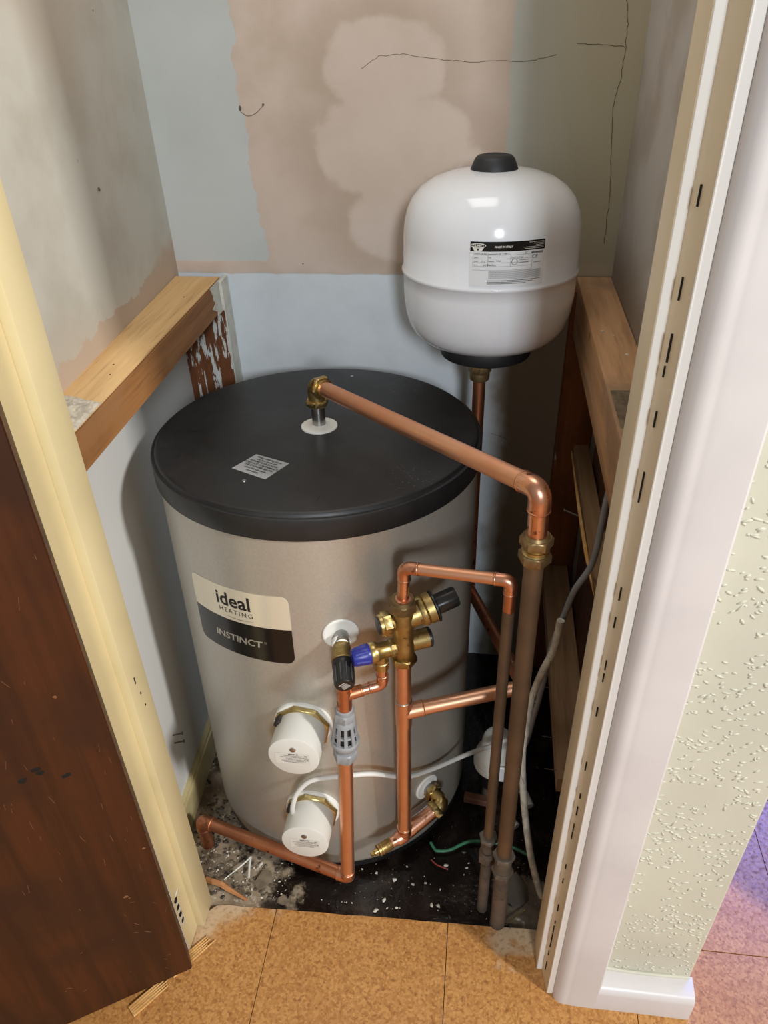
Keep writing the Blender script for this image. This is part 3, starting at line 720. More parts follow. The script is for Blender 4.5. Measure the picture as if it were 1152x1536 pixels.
# ================================================================== PIPEWORK
def seg(b, a, c, r, n=24): tube(b, [a, c], r, n)
def elbow(parent, p0, c, p1, r, rad, mat='copper_fitting', sock=.010, coll=True):
    c = Vector(c); a = (Vector(p0) - c).normalized(); d = (Vector(p1) - c).normalized()
    pts = [c + a * (rad + sock)] + arc(p0, c, p1, rad, 10) + [c + d * (rad + sock)]
    b = nb(); tube(b, pts, r * 1.10, 24)
    if coll:
        collar(b, c + a * (rad + sock), a, r * 1.10); collar(b, c + d * (rad + sock), d, r * 1.10)
    return obj('elbow', b, mat, parent, 50)
def along(a, c, t): return Vector(a) + (Vector(c) - Vector(a)).normalized() * t
r22 = .0122; r28 = .0125
# --- hot outlet run over the lid
LE = Vector((-.2665, 1.1085, .9235)); TC = Vector((.0765, .742, .976)); LS = Vector((-.2665, 1.1070, .885))
t = thing('outlet_pipe', 'thick copper pipe crossing the black lid from a brass elbow to the right', 'pipe', tuple(LS))
def W(t, pts): return [Vector(p) - t.location for p in pts]
def P_(t, p): return Vector(p) - t.location
d = (TC - LE).normalized()
b = nb(); seg(b, *W(t, [LE + d * .016, TC - d * .02]), r28); obj('pipe_run', b, 'copper', t, 50)
b = nb(); up = Vector((0, .0, 1)); c0 = P_(t, LE)
tube(b, [c0 - up * .030] + arc(c0 - up * .03, c0, c0 + d * .03, .011, 8) + [c0 + d * .020], [.0145] * 11, 24); obj('compression_elbow', b, 'brass_cast', t, 50)
b = nb(); hexnut(b, c0 - up * .036, up, .0195, 0, .011); obj('nut', b, 'brass', t, 30)
b = nb(); hexnut(b, c0, d, .0200, .0125, .024); lathe(b, [(.0150, .024), (.0142, .030)], c0, d, 24); obj('nut', b, 'brass', t, 30)
elbow(t, P_(t, LE), P_(t, TC), P_(t, TC) - up * .1, r28, .017, sock=.012)
PB = Vector((.0785, .741, 0))
b = nb(); seg(b, P_(t, TC) - up * .028, P_(t, (.0775, .7415, .905)), r28 * .985); obj('pipe_tail', b, 'copper_fitting', t, 50)
b = nb(); cc = P_(t, (.0777, .7415, .872)); hexnut(b, cc, up, .0208, .0, .0135, 6, .0015, .3); lathe(b, [(.015, -.004), (.0165, 0)], cc, up, 24); obj('nut', b, 'dull_brass', t, 30)
b = nb(); hexnut(b, cc, up, .0208, .024, .0375, 6, .0015, .5); lathe(b, [(.0165, .0375), (.0140, .041)], cc, up, 24); obj('nut', b, 'dull_brass', t, 30)
b = nb(); lathe(b, [(.0165, .0135), (.0150, .0150), (.0150, .0165), (.0172, .0175), (.0172, .0200), (.0150, .021), (.0150, .0225), (.0165, .024)], cc, up, 32); obj('coupling', b, 'brass_pale', t, 40)
# --- tall brown pipe (28) down to the floor
t = thing('brown_pipe', 'thicker tall tarnished brown pipe rising from the floor at the right front', 'pipe', (.0800, .738, 0))
b = nb(); seg(b, (0, 0, .215), (-.0023, .0035, .868), r28); obj('pipe_run', b, 'brown_copper', t, 50)
b = nb(); tube(b, spline([(.0, -.003, -.02), (.001, -.004, .02), (.001, -.001, .08), (.0, 0, .185)], 5), .0142, 20); obj('pipe_foot', b, 'grey_copper', t, 50)
for z0, mt in ((.170, 'dull_nut'), (.216, 'dull_nut')):
    b = nb(); hexnut(b, (0, 0, z0), up, .0195, 0, .013, 6, .0012, .4); tag(obj('nut', b, mt, t, 30), 'dulled grey nut')
b = nb(); lathe(b, [(.0155, .183), (.0148, .190), (.0148, .208), (.0155, .216)], n=24); obj('coupling', b, 'dull_nut', t, 40)
# --- thinner brown pipe (15)
r15 = .0085
t = thing('brown_pipe', 'thinner tarnished brown pipe left of the thick one, grey at its foot', 'pipe', (.0530, .765, 0))
b = nb(); seg(b, (0, 0, .235), (.0005, 0, .765), r15); obj('pipe_run', b, 'brown_copper', t, 50)
b = nb(); seg(b, (-.001, -.001, -.02), (0, 0, .15), .0100, 16); obj('pipe_foot', b, 'grey_copper', t, 50)
b = nb(); hexnut(b, (0, 0, .224), up, .0165, 0, .010, 6, .001, .2); tag(obj('nut', b, 'dull_nut', t, 30), 'dulled grey nut')
b = nb(); lathe(b, [(.0130, .226), (.0125, .20), (.0105, .198), (.0110, .192)], n=24); hexnut(b, (0, 0, .160), up, .0160, 0, .022, 6, .0015); lathe(b, [(.0150, .182), (.0130, .190)], n=24); obj('coupling', b, 'grey_copper', t, 30)
# --- cold feed loop at the top: from mixer valve up, right, and down
PV = Vector((-.0945, .8035, 0)); 
E1 = Vector((-.0915, .8010, .8000)); E2 = Vector((.0535, .7655, .8170))
t = thing('feed_pipe', 'thin copper pipe looping from the top of the brass valve to the brown pipe', 'pipe', tuple(E1))
dd = (E2 - E1).normalized()
b = nb(); seg(b, dd * .015, (E2 - E1) - dd * .015, r15); obj('pipe_run', b, 'copper', t, 50)
b = nb(); seg(b, (0, 0, -.014), (-.002, .0015, -.058), r15); obj('pipe_tail', b, 'copper_fitting', t, 50)
elbow(t, (0, 0, -.1), (0, 0, 0), dd, r15, .011, sock=.010)
elbow(t, (0, 0, 0), E2 - E1, E2 - E1 - up, r15, .011, sock=.010)
b = nb(); seg(b, E2 - E1 - up * .02, E2 - E1 - up * .053, r15 * .99); obj('pipe_tail', b, 'copper_dull', t, 50)
# --- pressure reducing valve
t = thing('pressure_valve', 'brass pressure valve with black knob on top of the middle copper pipe', 'valve', (-.0945, .8035, .62))
D = Vector((.90, .43, 0)).normalized()
b = nb(); lathe(b, [(.0140, .004), (.0155, .012), (.0172, .020), (.0178, .030), (.0160, .042), (.0155, .055), (.0172, .068), (.0185, .080), (.0172, .096), (.0155, .106)], n=32)
for a in (0, 1): pass
D3 = (D + up * .24).normalized()
tube(b, [(0, 0, .080), D * .0 + Vector((0, 0, .080)) + D3 * .052], [.016, .0222], 28)
tube(b, [D * -.020 + Vector((0, 0, .080)), D * .01 + Vector((0, 0, .080))], .0115, 24)
tube(b, [D * -.024 + Vector((0, 0, .028)), D * .022 + Vector((0, 0, .031))], .0125, 24)
tube(b, [Vector((0, 0, .031)) + D * .012, Vector((0, 0, .031)) + D * .038], [.0150, .0158], 28)
obj('valve_body', b, 'brass_cast', t, 45)
b = nb(); k0 = Vector((0, 0, .080)); lathe(b, [(.0212, .026), (.0228, .028), (.0232, .034), (.0215, .036), (.0235, .037), (.0240, .0475), (.0225, .0485)], k0, D3, 48); obj('bonnet', b, 'brass_cast', t, 40)
b = nb(); lathe(b, [(.0232, .0485), (.0250, .0490), (.0250, .0515), (.0220, .0530)], k0, D3, 48); hexnut(b, k0, D3, .0158, .052, .0860, 8, .0025, .2); tag(obj('adjusting_knob', b, 'black_plastic', t, 30), 'black faceted knob')
b = nb(); hexnut(b, k0, -D, .0190, .0190, .0325, 6, .0015, .3); lathe(b, [(.0165, .0325), (.0158, .0365), (.0135, .0375)], k0, -D, 32); obj('gauge_port', b, 'brass', t, 30)
b = nb(); lathe(b, [(.0132, .0370), (.0132, .0388), (.011, .0395)], k0, -D, 32); tag(obj('port_plug', b, 'black_plastic', t, 40), 'black plug')
b = nb(); lathe(b, [(.0152, .038), (.0158, .0395), (.0158, .0425), (.0140, .0435)], Vector((0, 0, .031)), D, 36); tag(obj('port_plug', b, 'black_plastic', t, 40), 'black plug')
b = nb(); hexnut(b, (0, 0, .100), up, .0212, 0, .017, 6, .0018, .2); lathe(b, [(.0175, .117), (.0160, .1215), (.0105, .1220)], n=32); obj('top_nut', b, 'dull_brass', t, 30)
b = nb(); lathe(b, [(.0090, .117), (.0120, .118), (.0120, .1225), (.0092, .1235)], (.0015, -.001, 0), n=24); tag(obj('olive_ring', b, 'copper_fitting', t, 40), 'copper olive')
b = nb(); hexnut(b, (0, 0, -.006), up, .0208, 0, .013, 6, .0018, .5); obj('bottom_nut', b, 'brass', t, 30)
# --- blue capped expansion relief valve on its side
Z = Vector((-.0945, .8035, .6485)); 
t = thing('relief_valve', 'brass relief valve with a blue cap left of the black knobbed valve', 'valve', tuple(Z - D * .036))
K = Vector((0, 0, 0))
b = nb(); lathe(b, [(.0125, -.0230), (.0125, -.010), (.0138, -.0095), (.0138, -.0045)], K, -D, 32) if False else None
lathe(b, [(.0120, -.026), (.0120, -.012), (.0130, -.008), (.0130, .002), (.0160, .006), (.0168, .009), (.0168, .016), (.0158, .0175)], K, -D, 36)
lathe(b, [(.0112, 0), (.0112, .020), (.0122, .021), (.0122, .034), (.0105, .035)], (0, 0, 0), (0, 0, -1), 28)
obj('valve_body', b, 'brass', t, 40)
b = nb(); hexnut(b, K, -D, .0142, -.022, -.014, 12, .001); obj('union_nut', b, 'brass_cast', t, 30)
b = nb(); n = 24; lathe(b, [(.0150, .0165), (.0158, .0180), (.0156, .0235), (.0128, .0430), (.0118, .0445), (0, .0450)], K, -D, 36)
u_, v_, _ = frame(-D)
for j in range(6):
    a = j * pi / 3
    tube(b, [K - D * .0210 + (u_ * cos(a) + v_ * sin(a)) * .0140, K - D * .040 + (u_ * cos(a) + v_ * sin(a)) * .0118], .0026, 6)
tag(obj('cap', b, 'blue_plastic', t, 35), 'ribbed blue cap')
# discharge link: elbow down from blue valve over to the drain pipe tee
X0 = Z - D * .036; TEE = Vector((-.1835, .7655, .5690)); EC = Vector((X0.x + .001, X0.y - .002, .5790))
t = thing('discharge_link', 'short copper link with elbow joining the blue capped valve to the left drain pipe', 'pipe', tuple(EC))
b = nb(); seg(b, (0, 0, .040), (0, 0, .012), r15); obj('pipe_tail', b, 'copper_fitting', t, 50)
elbow(t, (0, 0, .1), (0, 0, 0), TEE - EC, r15, .010, sock=.010)
b = nb(); seg(b, (TEE - EC).normalized() * .015, TEE - EC, r15); obj('pipe_run', b, 'copper_fitting', t, 50)
# --- left drain (discharge) pipe
PBt = Vector((-.2035, .7515, .0780)); 
t = thing('discharge_pipe', 'left copper pipe dropping through the grey tundish and running along the floor', 'pipe', tuple(PBt))
def on(z): 
    f_ = (z - .078) / (.60 - .078); return PBt.lerp(Vector((-.1820, .7670, .60)), f_)
b = nb(); seg(b, Vector((0, 0, 0)), on(.440) - PBt, r28); obj('pipe_run', b, 'copper', t, 50)
b = nb(); seg(b, on(.520) - PBt, on(.600) - PBt, .0118); dt = (TEE + (EC - TEE).normalized() * .028) - PBt; seg(b, TEE - PBt, dt, r15 * 1.12); collar(b, dt, dt - (TEE - PBt), r15 * 1.12); obj('tee', b, 'copper_dull', t, 50)
EL = Vector((-.5190, .8355, .0780)); dl_ = (EL - PBt).normalized()
b = nb(); seg(b, dl_ * .02, (EL - PBt) - dl_ * .02, r28); obj('floor_run', b, 'copper_dull', t, 50)
elbow(t, up, (0, 0, 0), dl_, r28, .011, 'copper_fitting', .008)
elbow(t, (0, 0, .0), EL - PBt, EL - PBt - up, r28, .014, 'copper_dull', .010)
b = nb(); seg(b, EL - PBt - up * .022, EL - PBt - up * .090, r28); obj('pipe_tail', b, 'copper_dull', t, 50)
b = nb(); collar(b, EL - PBt - up * .0245, up, r28 * 1.1, .0016); tag(obj('solder_ring', b, 'solder', t, 40), 'bright ring of solder')
# --- tundish
t = thing('tundish', 'grey plastic slotted tundish on the left copper pipe', 'tundish', tuple(on(.425)))
ax_t = (on(.55) - on(.42)).normalized()
b = nb(); hexnut(b, (0, 0, 0), ax_t, .0205, 0, .020, 6, .0018, .5); obj('bottom_nut', b, 'grey_plastic', t, 30)
b = nb(); lathe(b, [(.0150, .020), (.0150, .024), (.0195, .030), (.0228, .036), (.0235, .040), (.0235, .044), (.0220, .046), (.0170, .046), (.0140, .030), (.0140, .021)], (0, 0, 0), ax_t, 40, False); obj('funnel', b, 'grey_plastic', t, 40)
b = nb(); lathe(b, [(.0150, .046), (.0120, .086)], (0, 0, 0), ax_t, 32); obj('inner_core', b, 'slot_dark', t, 40)
u_, v_, _ = frame(ax_t); b = nb()
for j in range(10):
    a = 2 * pi * j / 10 + .25; rd = u_ * cos(a) + v_ * sin(a)
    p0 = rd * .0200 + ax_t * .044; p1 = rd * .0155 + ax_t * .086; tg = ax_t.cross(rd) * .0030
    q = [p0 - tg, p0 + tg, p1 + tg * .8, p1 - tg * .8]; o2 = rd * .0020
    vs = [b.verts.new(p) for p in q] + [b.verts.new(p + o2) for p in q]
    for f_ in ((0, 1, 2, 3), (4, 7, 6, 5), (0, 4, 5, 1), (1, 5, 6, 2), (2, 6, 7, 3), (3, 7, 4, 0)): b.faces.new([vs[i] for i in f_])
obj('cage', b, 'grey_plastic', t)
b = nb(); lathe(b, [(.0165, .060), (.0186, .060), (.0182, .0635), (.0160, .0635)], (0, 0, 0), ax_t, 40); lathe(b, [(.0155, .083), (.0178, .084), (.0172, .089), (.0150, .093)], (0, 0, 0), ax_t, 40); obj('cage_ring', b, 'grey_plastic', t, 40)
b = nb(); hexnut(b, (0, 0, 0), ax_t, .0178, .093, .110, 6, .0018, .2); lathe(b, [(.0140, .110), (.0140, .116), (.0125, .117)], (0, 0, 0), ax_t, 28); obj('top_nut', b, 'grey_plastic', t, 30)
# --- temperature relief valve at the white collar
n0 = Vector((-.1960, .8310, .6360)); dv = (Vector((-.1760, .7455, .618)) - n0).normalized()
t = thing('relief_valve', 'brass relief valve with black printed cap at the upper white collar', 'valve', tuple(n0 + dv * .02))
b = nb(); lathe(b, [(.0125, -.008), (.0142, -.007), (.0146, .0005), (.0134, .0020)], (0, 0, 0), dv, 28); tag(obj('thread_tape', b, 'ptfe', t, 40), 'white thread tape')
b = nb(); lathe(b, [(.0125, 0), (.0130, .006), (.0135, .0065), (.0150, .016), (.0172, .026), (.0176, .030), (.0165, .031)], (0, 0, 0), dv, 40)
tube(b, [dv * .020 + Vector((0, 0, -.005)), dv * .022 + Vector((-.001, .002, -.040))], .0125, 24); obj('valve_body', b, 'brass_cast', t, 40)
b = nb(); lathe(b, [(.0162, .031), (.0168, .033), (.0168, .040), (.0150, .043), (.0148, .071), (.0138, .073), (0, .073)], (0, 0, 0), dv, 40)
u_, v_, _ = frame(dv)
for j in range(10):
    a = 2 * pi * j / 10; tube(b, [dv * .034 + (u_ * cos(a) + v_ * sin(a)) * .0150, dv * .0700 + (u_ * cos(a) + v_ * sin(a)) * .0142], .0016, 6)
kc = obj('cap', b, 'black_plastic', t, 35); tag(kc, 'black fluted cap with white print')
b = nb(); ca, sa = cos(.75), sin(.75); ff = lambda u, v: dv * .0736 + (-u_) * (-(u * ca - v * sa)) + v_ * (u * sa + v * ca)
rr_ = random.Random(8)
for r_ in range(5):
    xx = -.008 + .001 * r_
    while xx < .006: ww = rr_.uniform(.0008, .0022); quad(b, ff, xx, -.006 + r_ * .0022, xx + ww, -.0048 + r_ * .0022); xx += ww + .0006
quad(b, ff, -.006, .0062, .006, .0074)
obj('print', b, 'ink_white', kc)
# --- middle riser and branch
t = thing('riser_pipe', 'middle copper pipe rising from the drain tee to the brass valve', 'pipe', (-.1000, .8030, .150))
b = nb(); seg(b, (0, 0, .012), (.0045, .0005, .475), r22); obj('pipe_run', b, 'copper', t, 50)
b = nb(); TT = Vector((.0035, .0005, .347)); BR = Vector((.084, .864, .505)) - t.location; db = (BR - TT).normalized()
seg(b, TT - up * .030, TT + up * .028, r22 * 1.1); seg(b, TT, TT + db * .030, r22 * 1.1); collar(b, TT + db * .031, db, r22 * 1.1); collar(b, TT + up * .028, up, r22 * 1.1); obj('tee', b, 'copper', t, 50)
b = nb(); seg(b, TT + db * .02, BR + db * .004, r22); obj('branch_run', b, 'copper', t, 50)
b = nb(); collar(b, TT + up * .0285, up, r22 * 1.1, .0012); tag(obj('solder_ring', b, 'solder', t, 40), 'pale ring of solder')
# --- bottom tee with drain cock and brass elbow at the lower collar
e0 = Vector((-.0650, .8910, .1780)); de = Vector((.745, -.665, -.02)).normalized(); EC2 = e0 + de * .046
TB = Vector((-.1000, .8030, .1500)); DK = Vector((-.1480, .7650, .1480))
t = thing('drain_assembly', 'copper tee with brass elbow and drain cock at the lower white collar', 'pipe fitting', tuple(TB))
L_ = lambda p: Vector(p) - TB
dx = (TB - EC2).normalized()
b = nb(); tube(b, [L_(EC2 - de * .030)] + arc(L_(EC2 - de * .1), L_(EC2), L_(EC2 + dx * .1), .012, 8) + [L_(EC2 + dx * .024)], .0135, 24); obj('compression_elbow', b, 'brass', t, 45)
b = nb(); hexnut(b, L_(EC2 - de * .035), de, .0185, 0, .012, 6, .0015, .3); obj('nut', b, 'brass', t, 30)
b = nb(); hexnut(b, L_(EC2 + dx * .014), dx, .0195, 0, .013, 6, .0015, .1); obj('nut', b, 'brass', t, 30)
b = nb(); dk = (DK - TB).normalized(); seg(b, L_(EC2 + dx * .024), dk * .006, r22 * 1.08); tube(b, [Vector((0, 0, 0)), dk * .016, dk * .020, dk * .034], [r22 * 1.1, r22 * 1.08, .0098, .0095], 24); seg(b, (0, 0, 0), (0, 0, .026), r22 * 1.1); collar(b, (0, 0, .026), up, r22 * 1.1); obj('tee', b, 'copper_fitting', t, 50)
b = nb(); lathe(b, [(.0100, .030), (.0108, .031), (.0108, .052), (.0094, .0535), (.0094, .0545), (.0112, .0555), (.0112, .0580), (.0075, .0590)], (0, 0, 0), dk, 28)
for j in range(9): lathe(b, [(.0105, 0), (.0114, .0006), (.0105, .0012)], dk * (.033 + j * .002), dk, 24, False)
obj('drain_cock', b, 'brass_cast', t, 40)
b = nb(); lathe(b, [(.0060, .059), (.0060, .066), (.0048, .0665)], (0, 0, 0), dk, 20); t3 = bmesh.new(); box(t3, (-.0032, -.0032, 0), (.0032, .0032, .007)); merge(b, t3, Matrix.Translation(dk * .066) @ dk.to_track_quat('Z', 'Y').to_matrix().to_4x4()); obj('spindle', b, 'brass', t, 40)

# ================================================================== EXPANSION VESSEL
VC = Vector((.008, 1.27, .905))
ves = thing('expansion_vessel', 'round white pressure vessel with black top cap above the cylinder', 'pressure vessel', tuple(VC), (-.044, 0, 0))
z0 = -VC.z
RV = .1435
prof = [(.060, .942), (.085, .944), (.110, .951), (.125, .963), (.1345, .979), (.140, .999), (.1430, 1.025), (RV, 1.045), (RV, 1.0635), (RV + .0024, 1.065), (RV + .0032, 1.068), (RV + .0024, 1.071), (RV, 1.0725), (RV, 1.120), (.1415, 1.142), (.137, 1.161), (.1285, 1.178), (.115, 1.193), (.096, 1.205), (.072, 1.2130), (.045, 1.2175), (.02, 1.2190)]
b = nb(); lathe(b, [(r_, h + z0) for r_, h in prof], n=96); obj('shell', b, 'vessel_enamel', ves, 60)
b = nb(); lathe(b, [(r_, h + z0) for r_, h in ((.0375, 1.2130), (.0382, 1.2155), (.0345, 1.2250), (.0310, 1.2330), (.0265, 1.2375), (.019, 1.2390), (.0150, 1.2375), (.0, 1.2372))], n=48); tag(obj('top_cap', b, 'black_rubber', ves, 50), 'black flared rubber cap')
b = nb(); lathe(b, [(r_, h + z0) for r_, h in ((.030, .9170), (.0730, .9172), (.0775, .9180), (.0790, .9200), (.0805, .9300), (.0810, .9440), (.0780, .9480), (.060, .949))], n=64); tag(obj('base_flange', b, 'black_rubber', ves, 50), 'black steel base flange')
fv = lambda th, zc: (lambda u, v: Vector(((RV + .0007) * cos(RAD(th) + u / RV), (RV + .0007) * sin(RAD(th) + u / RV), zc + z0 + v)))
thc = -79.5; Wd = RAD(45.5) * RV; hw = Wd / 2
b = nb(); quad(b, fv(thc, 1.107), -hw, -.0310, hw, .0335, 24); lb = obj('data_label', b, 'label_white', ves)
fv2 = lambda th, zc: (lambda u, v: Vector(((RV + .0011) * cos(RAD(th) + u / RV), (RV + .0011) * sin(RAD(th) + u / RV), zc + z0 + v)))
fv3 = lambda th, zc: (lambda u, v: Vector(((RV + .0015) * cos(RAD(th) + u / RV), (RV + .0015) * sin(RAD(th) + u / RV), zc + z0 + v)))
b = nb(); quad(b, fv2(thc, 1.107), -hw + .0005, .0195, hw, .0335, 24); hb = obj('header_band', b, 'label_black', lb)
b = nb(); F = fv3(thc, 1.107); cxx, czz = -.0450, .0290
def disc(b, F, cx, cy, rx, ry, a0=0, a1=2 * pi, n=24):
    vs = [b.verts.new(F(cx + rx * cos(a0 + (a1 - a0) * i / n), cy + ry * sin(a0 + (a1 - a0) * i / n))) for i in range(n + (0 if a1 - a0 > 6 else 1))]; b.faces.new(vs)
disc(b, F, cxx, czz - .001, .0115, .0034); disc(b, F, cxx, czz - .001, .0088, .0092, pi, 2 * pi); obj('logo_shape', b, 'ink_white', lb)
b = nb(); F4 = lambda u, v: F(u, v) * 1.0 + (F(u, v) - Vector((0, 0, F(u, v).z))).normalized() * .0003
disc(b, F4, cxx, czz - .001, .0104, .0026); disc(b, F4, cxx, czz - .0065, .0012, .0016); obj('logo_shape', b, 'ink', lb)
F5 = lambda u, v: F(u, v) + (F(u, v) - Vector((0, 0, F(u, v).z))).normalized() * .0006
def vt(s, size, u0, v0, mat='ink', off=0, sx=1, sh=0): obj('lettering', text_bm(s, size, lambda u, v: F5(u + u0, v + v0), sx=sx, off=off, shear=sh), mat, lb)
vt('ZILMET', .0052, cxx, czz - .001, 'ink_white', .0001, 1.05)
vt('MADE IN ITALY', .0038, -.0080, .0262, 'ink_white', .00012, 1, .2)
b = nb(); rr_ = random.Random(2)
def scrib(b, x0, x1, y, h, right=False):
    xx = x0
    while xx < x1: ww = rr_.uniform(.0006, .0018); quad(b, F5, xx, y, min(xx + ww, x1), y + h); xx += ww + .0005
for j, x0 in enumerate((.0300, .0370, .0410, .0215, .0235)): scrib(b, x0, .0545, .0308 - j * .0022, .0007)
obj('print', b, 'ink_white', lb)
b = nb()
for yv in (.0145, .0090, .0035, -.0020, -.0075): quad(b, F5, -.0520, yv, .0540 if yv > .01 else .0360, yv + .00025, 12)
for xv in (-.0520, -.0300, .0030, .0360): quad(b, F5, xv, -.002, xv + .00025, .0180)
quad(b, F5, .0360, -.0075, .03625, .0145)
for r_ in range(9): scrib(b, -.028, .0520, -.0090 - r_ * .0014, .0005)
for r_ in range(3): scrib(b, -.030, .0520 - .012 * r_, -.0232 - r_ * .0023, .0010)
for (x0, x1, y) in ((-.050, -.041, .0158), (-.029, -.016, .0158), (-.050, -.044, .0105), (-.029, -.025, .0105), (-.050, -.044, .005), (-.029, -.021, .005), (-.050, -.044, -.0005), (.0165, .0305, .0063), (.0165, .0310, .0026), (.038, .052, .0012)): scrib(b, x0, x1, y, .0008)
for k_ in range(9):
    quad(b, F5, .0345 + k_ * .0022, .0150, .0345 + k_ * .0022 + .0014, .0172)
obj('print', b, 'ink', lb)
for s, sz, u0, v0 in (('10 bar', .0038, -.0360, .0163), ('-10 / +99°C', .0036, -.0070, .0163), ('25', .0042, .0260, .0163), ('12 L', .0034, -.0370, .0053), ('3 bar', .0034, -.0140, .0063), ('Gas Precharge', .0030, .0130, .0110), ('ULTRA-PRO', .0034, -.0270, .0), ('CE', .0072, .0405, .0100)): vt(s, sz, u0, v0, sx=1.0)
b = nb()
for i in range(24):
    a = 2 * pi * i / 24; a2 = 2 * pi * (i + 1) / 24
    vs = [b.verts.new(F5(.0092 + r_ * cos(aa), .0045 + r_ * sin(aa))) for r_, aa in ((.0040, a), (.0040, a2), (.0046, a2), (.0046, a))]; b.faces.new(vs)
obj('print', b, 'ink', lb)
# vessel stem
t = thing('vessel_pipe', 'copper pipe hanging from the white vessel and passing behind the cylinder', 'pipe', (0, 1.27, .875))
b = nb(); seg(b, (0, 0, .02), (-.001, 0, -.51), .0115); obj('pipe_run', b, 'copper_dull', t, 50)
b = nb(); hexnut(b, (0, 0, .006), up, .0205, 0, .014, 8, .0015); lathe(b, [(.0150, -.010), (.0175, -.008), (.0185, 0), (.0175, .006)], n=32); lathe(b, [(.0165, .020), (.0150, .034)], n=28); obj('compression_nut', b, 'dull_brass', t, 35)
bt = Vector((-.001, 0, -.51)); e2 = Vector((.092, .8830, .502)) - t.location
b = nb(); seg(b, bt, e2, .0118); obj('cross_run', b, 'copper_dull', t, 50)
elbow(t, bt + up, bt, e2, .0115, .008, 'copper_dull', .004, False)

# ================================================================== CABLES, ACTUATOR, SCRAPS
b = nb(); tube(b, spline([(.200, .93, .93), (.191, .93, .846), (.186, .93, .729), (.165, .93, .667), (.156, .942, .601), (.143, .946, .516), (.137, .948, .423), (.129, .948, .341), (.118, .95, .25), (.095, .985, .22)]), .0050, 12); tag(obj('cable', b, 'grey_flex', None, 60), 'grey cable hanging down from behind the right door lining', 'cable')
tw = spline([(.150, .93, .60), (.145, .93, .532), (.129, .92, .484), (.116, .91, .427), (.112, .90, .367), (.108, .88, .318), (.116, .86, .229), (.125, .83, .171), (.138, .80, .113), (.156, .778, .055), (.162, .772, .040)])
b = nb(); tube(b, tw, .0064, 12); cb = obj('cable', b, 'twine_white', None, 60); tag(cb, 'off-white spiral braided cable dangling to the floor beside the thick brown pipe', 'cable')
b = nb(); P = []
for i, p in enumerate(tw[2:-1]): P.append(p + Vector((cos(i * .55) * .0061, sin(i * .55) * .0061, 0)))
tube(b, P, .0006, 5); tag(obj('tracer_thread', b, 'slot_dark', cb), 'dark spiral thread')
b = nb(); tube(b, spline([(-.056, .882, .004), (-.048, .872, .0), (-.040, .867, .0), (-.015, .871, .001), (.018, .890, .003), (.052, .896, .002), (.100, .894, .0), (.135, .880, .001), (.150, .872, .0)]), .0034, 10); tag(obj('cable', b, 'green_flex', None, 60), 'green wire lying across the black floor behind the pipe feet', 'wire')
b = nb(); tube(b, spline([(-.052, .848, -.003), (-.040, .838, -.002), (-.017, .831, -.003)]), .0016, 8); tag(obj('wire_offcut', b, 'red_flex', None, 60), 'short red wire scrap on the black floor', 'wire')
b = nb(); ico(b, (-.022, .838, -.001), (.005, .004, .0035), 1, .25, seed=3); tag(obj('plaster_chip', b, 'crumb'), 'pinkish chip beside the red wire scrap', 'chip')
# actuator
t = thing('valve_actuator', 'white plastic valve head low behind the two brown pipes', 'valve', (.066, 1.01, .10), (.0, .08, 0))
b = nb(); lathe(b, [(.030, .0), (.0415, .008), (.0425, .030), (.0370, .052), (.0330, .058), (.0325, .085), (.030, .092), (.024, .095)], n=40); obj('housing', b, 'white_plastic', t, 40)
b = nb()
for j in range(5): lathe(b, [(.0400 + .0002 * j, .012 + j * .007), (.0430 - .0007 * abs(j - 1), .0135 + j * .007), (.0398, .015 + j * .007)], n=40, caps=False)
obj('rib', b, 'white_plastic', t, 60)
b = nb(); lathe(b, [(.022, -.055), (.026, -.03), (.026, .001)], n=24); tag(obj('base', b, 'black_plastic', t, 40), 'black base')
b = nb(); t4 = bmesh.new(); box(t4, (-.012, -.002, -.022), (.014, .002, .022), .0008); merge(b, t4, Matrix.Translation((.018, -.0405, .030))); tag(obj('label_plate', b, 'label_white', t), 'blank white plate')
b = nb(); tube(b, [(0, 0, -.02), (0, -.0, -.10)], .012, 20); tag(obj('body_pipe', b, 'grey_copper', t, 40), 'dull pipe below')
for (p, q, r_, mt, lab, nm, cat) in (
    ((.105, .955, .006), (.121, .935, .004), .0085, 'white_flex', 'short white plastic tube end on the floor behind the thick brown pipe', 'pipe_offcut', 'offcut'),
    ((.135, 1.02, .01), (.150, .985, .006), .009, 'white_flex', 'dusty plastic pipe stub beside the braided cable', 'pipe_offcut', 'offcut')):
    b = nb(); tube(b, [p, q], r_, 16); tag(obj(nm, b, mt, None, 40), lab, cat)
b = nb(); t5 = bmesh.new(); box(t5, (-.026, -.009, 0), (.026, .009, .018), .002); merge(b, t5, Matrix.Translation((.035, .995, -.009)) @ Matrix.Rotation(-.12, 4, 'Z')); tag(obj('wood_offcut', b, 'brown_wood_scrap'), 'brown wood block on the floor behind the thin brown pipe', 'offcut')
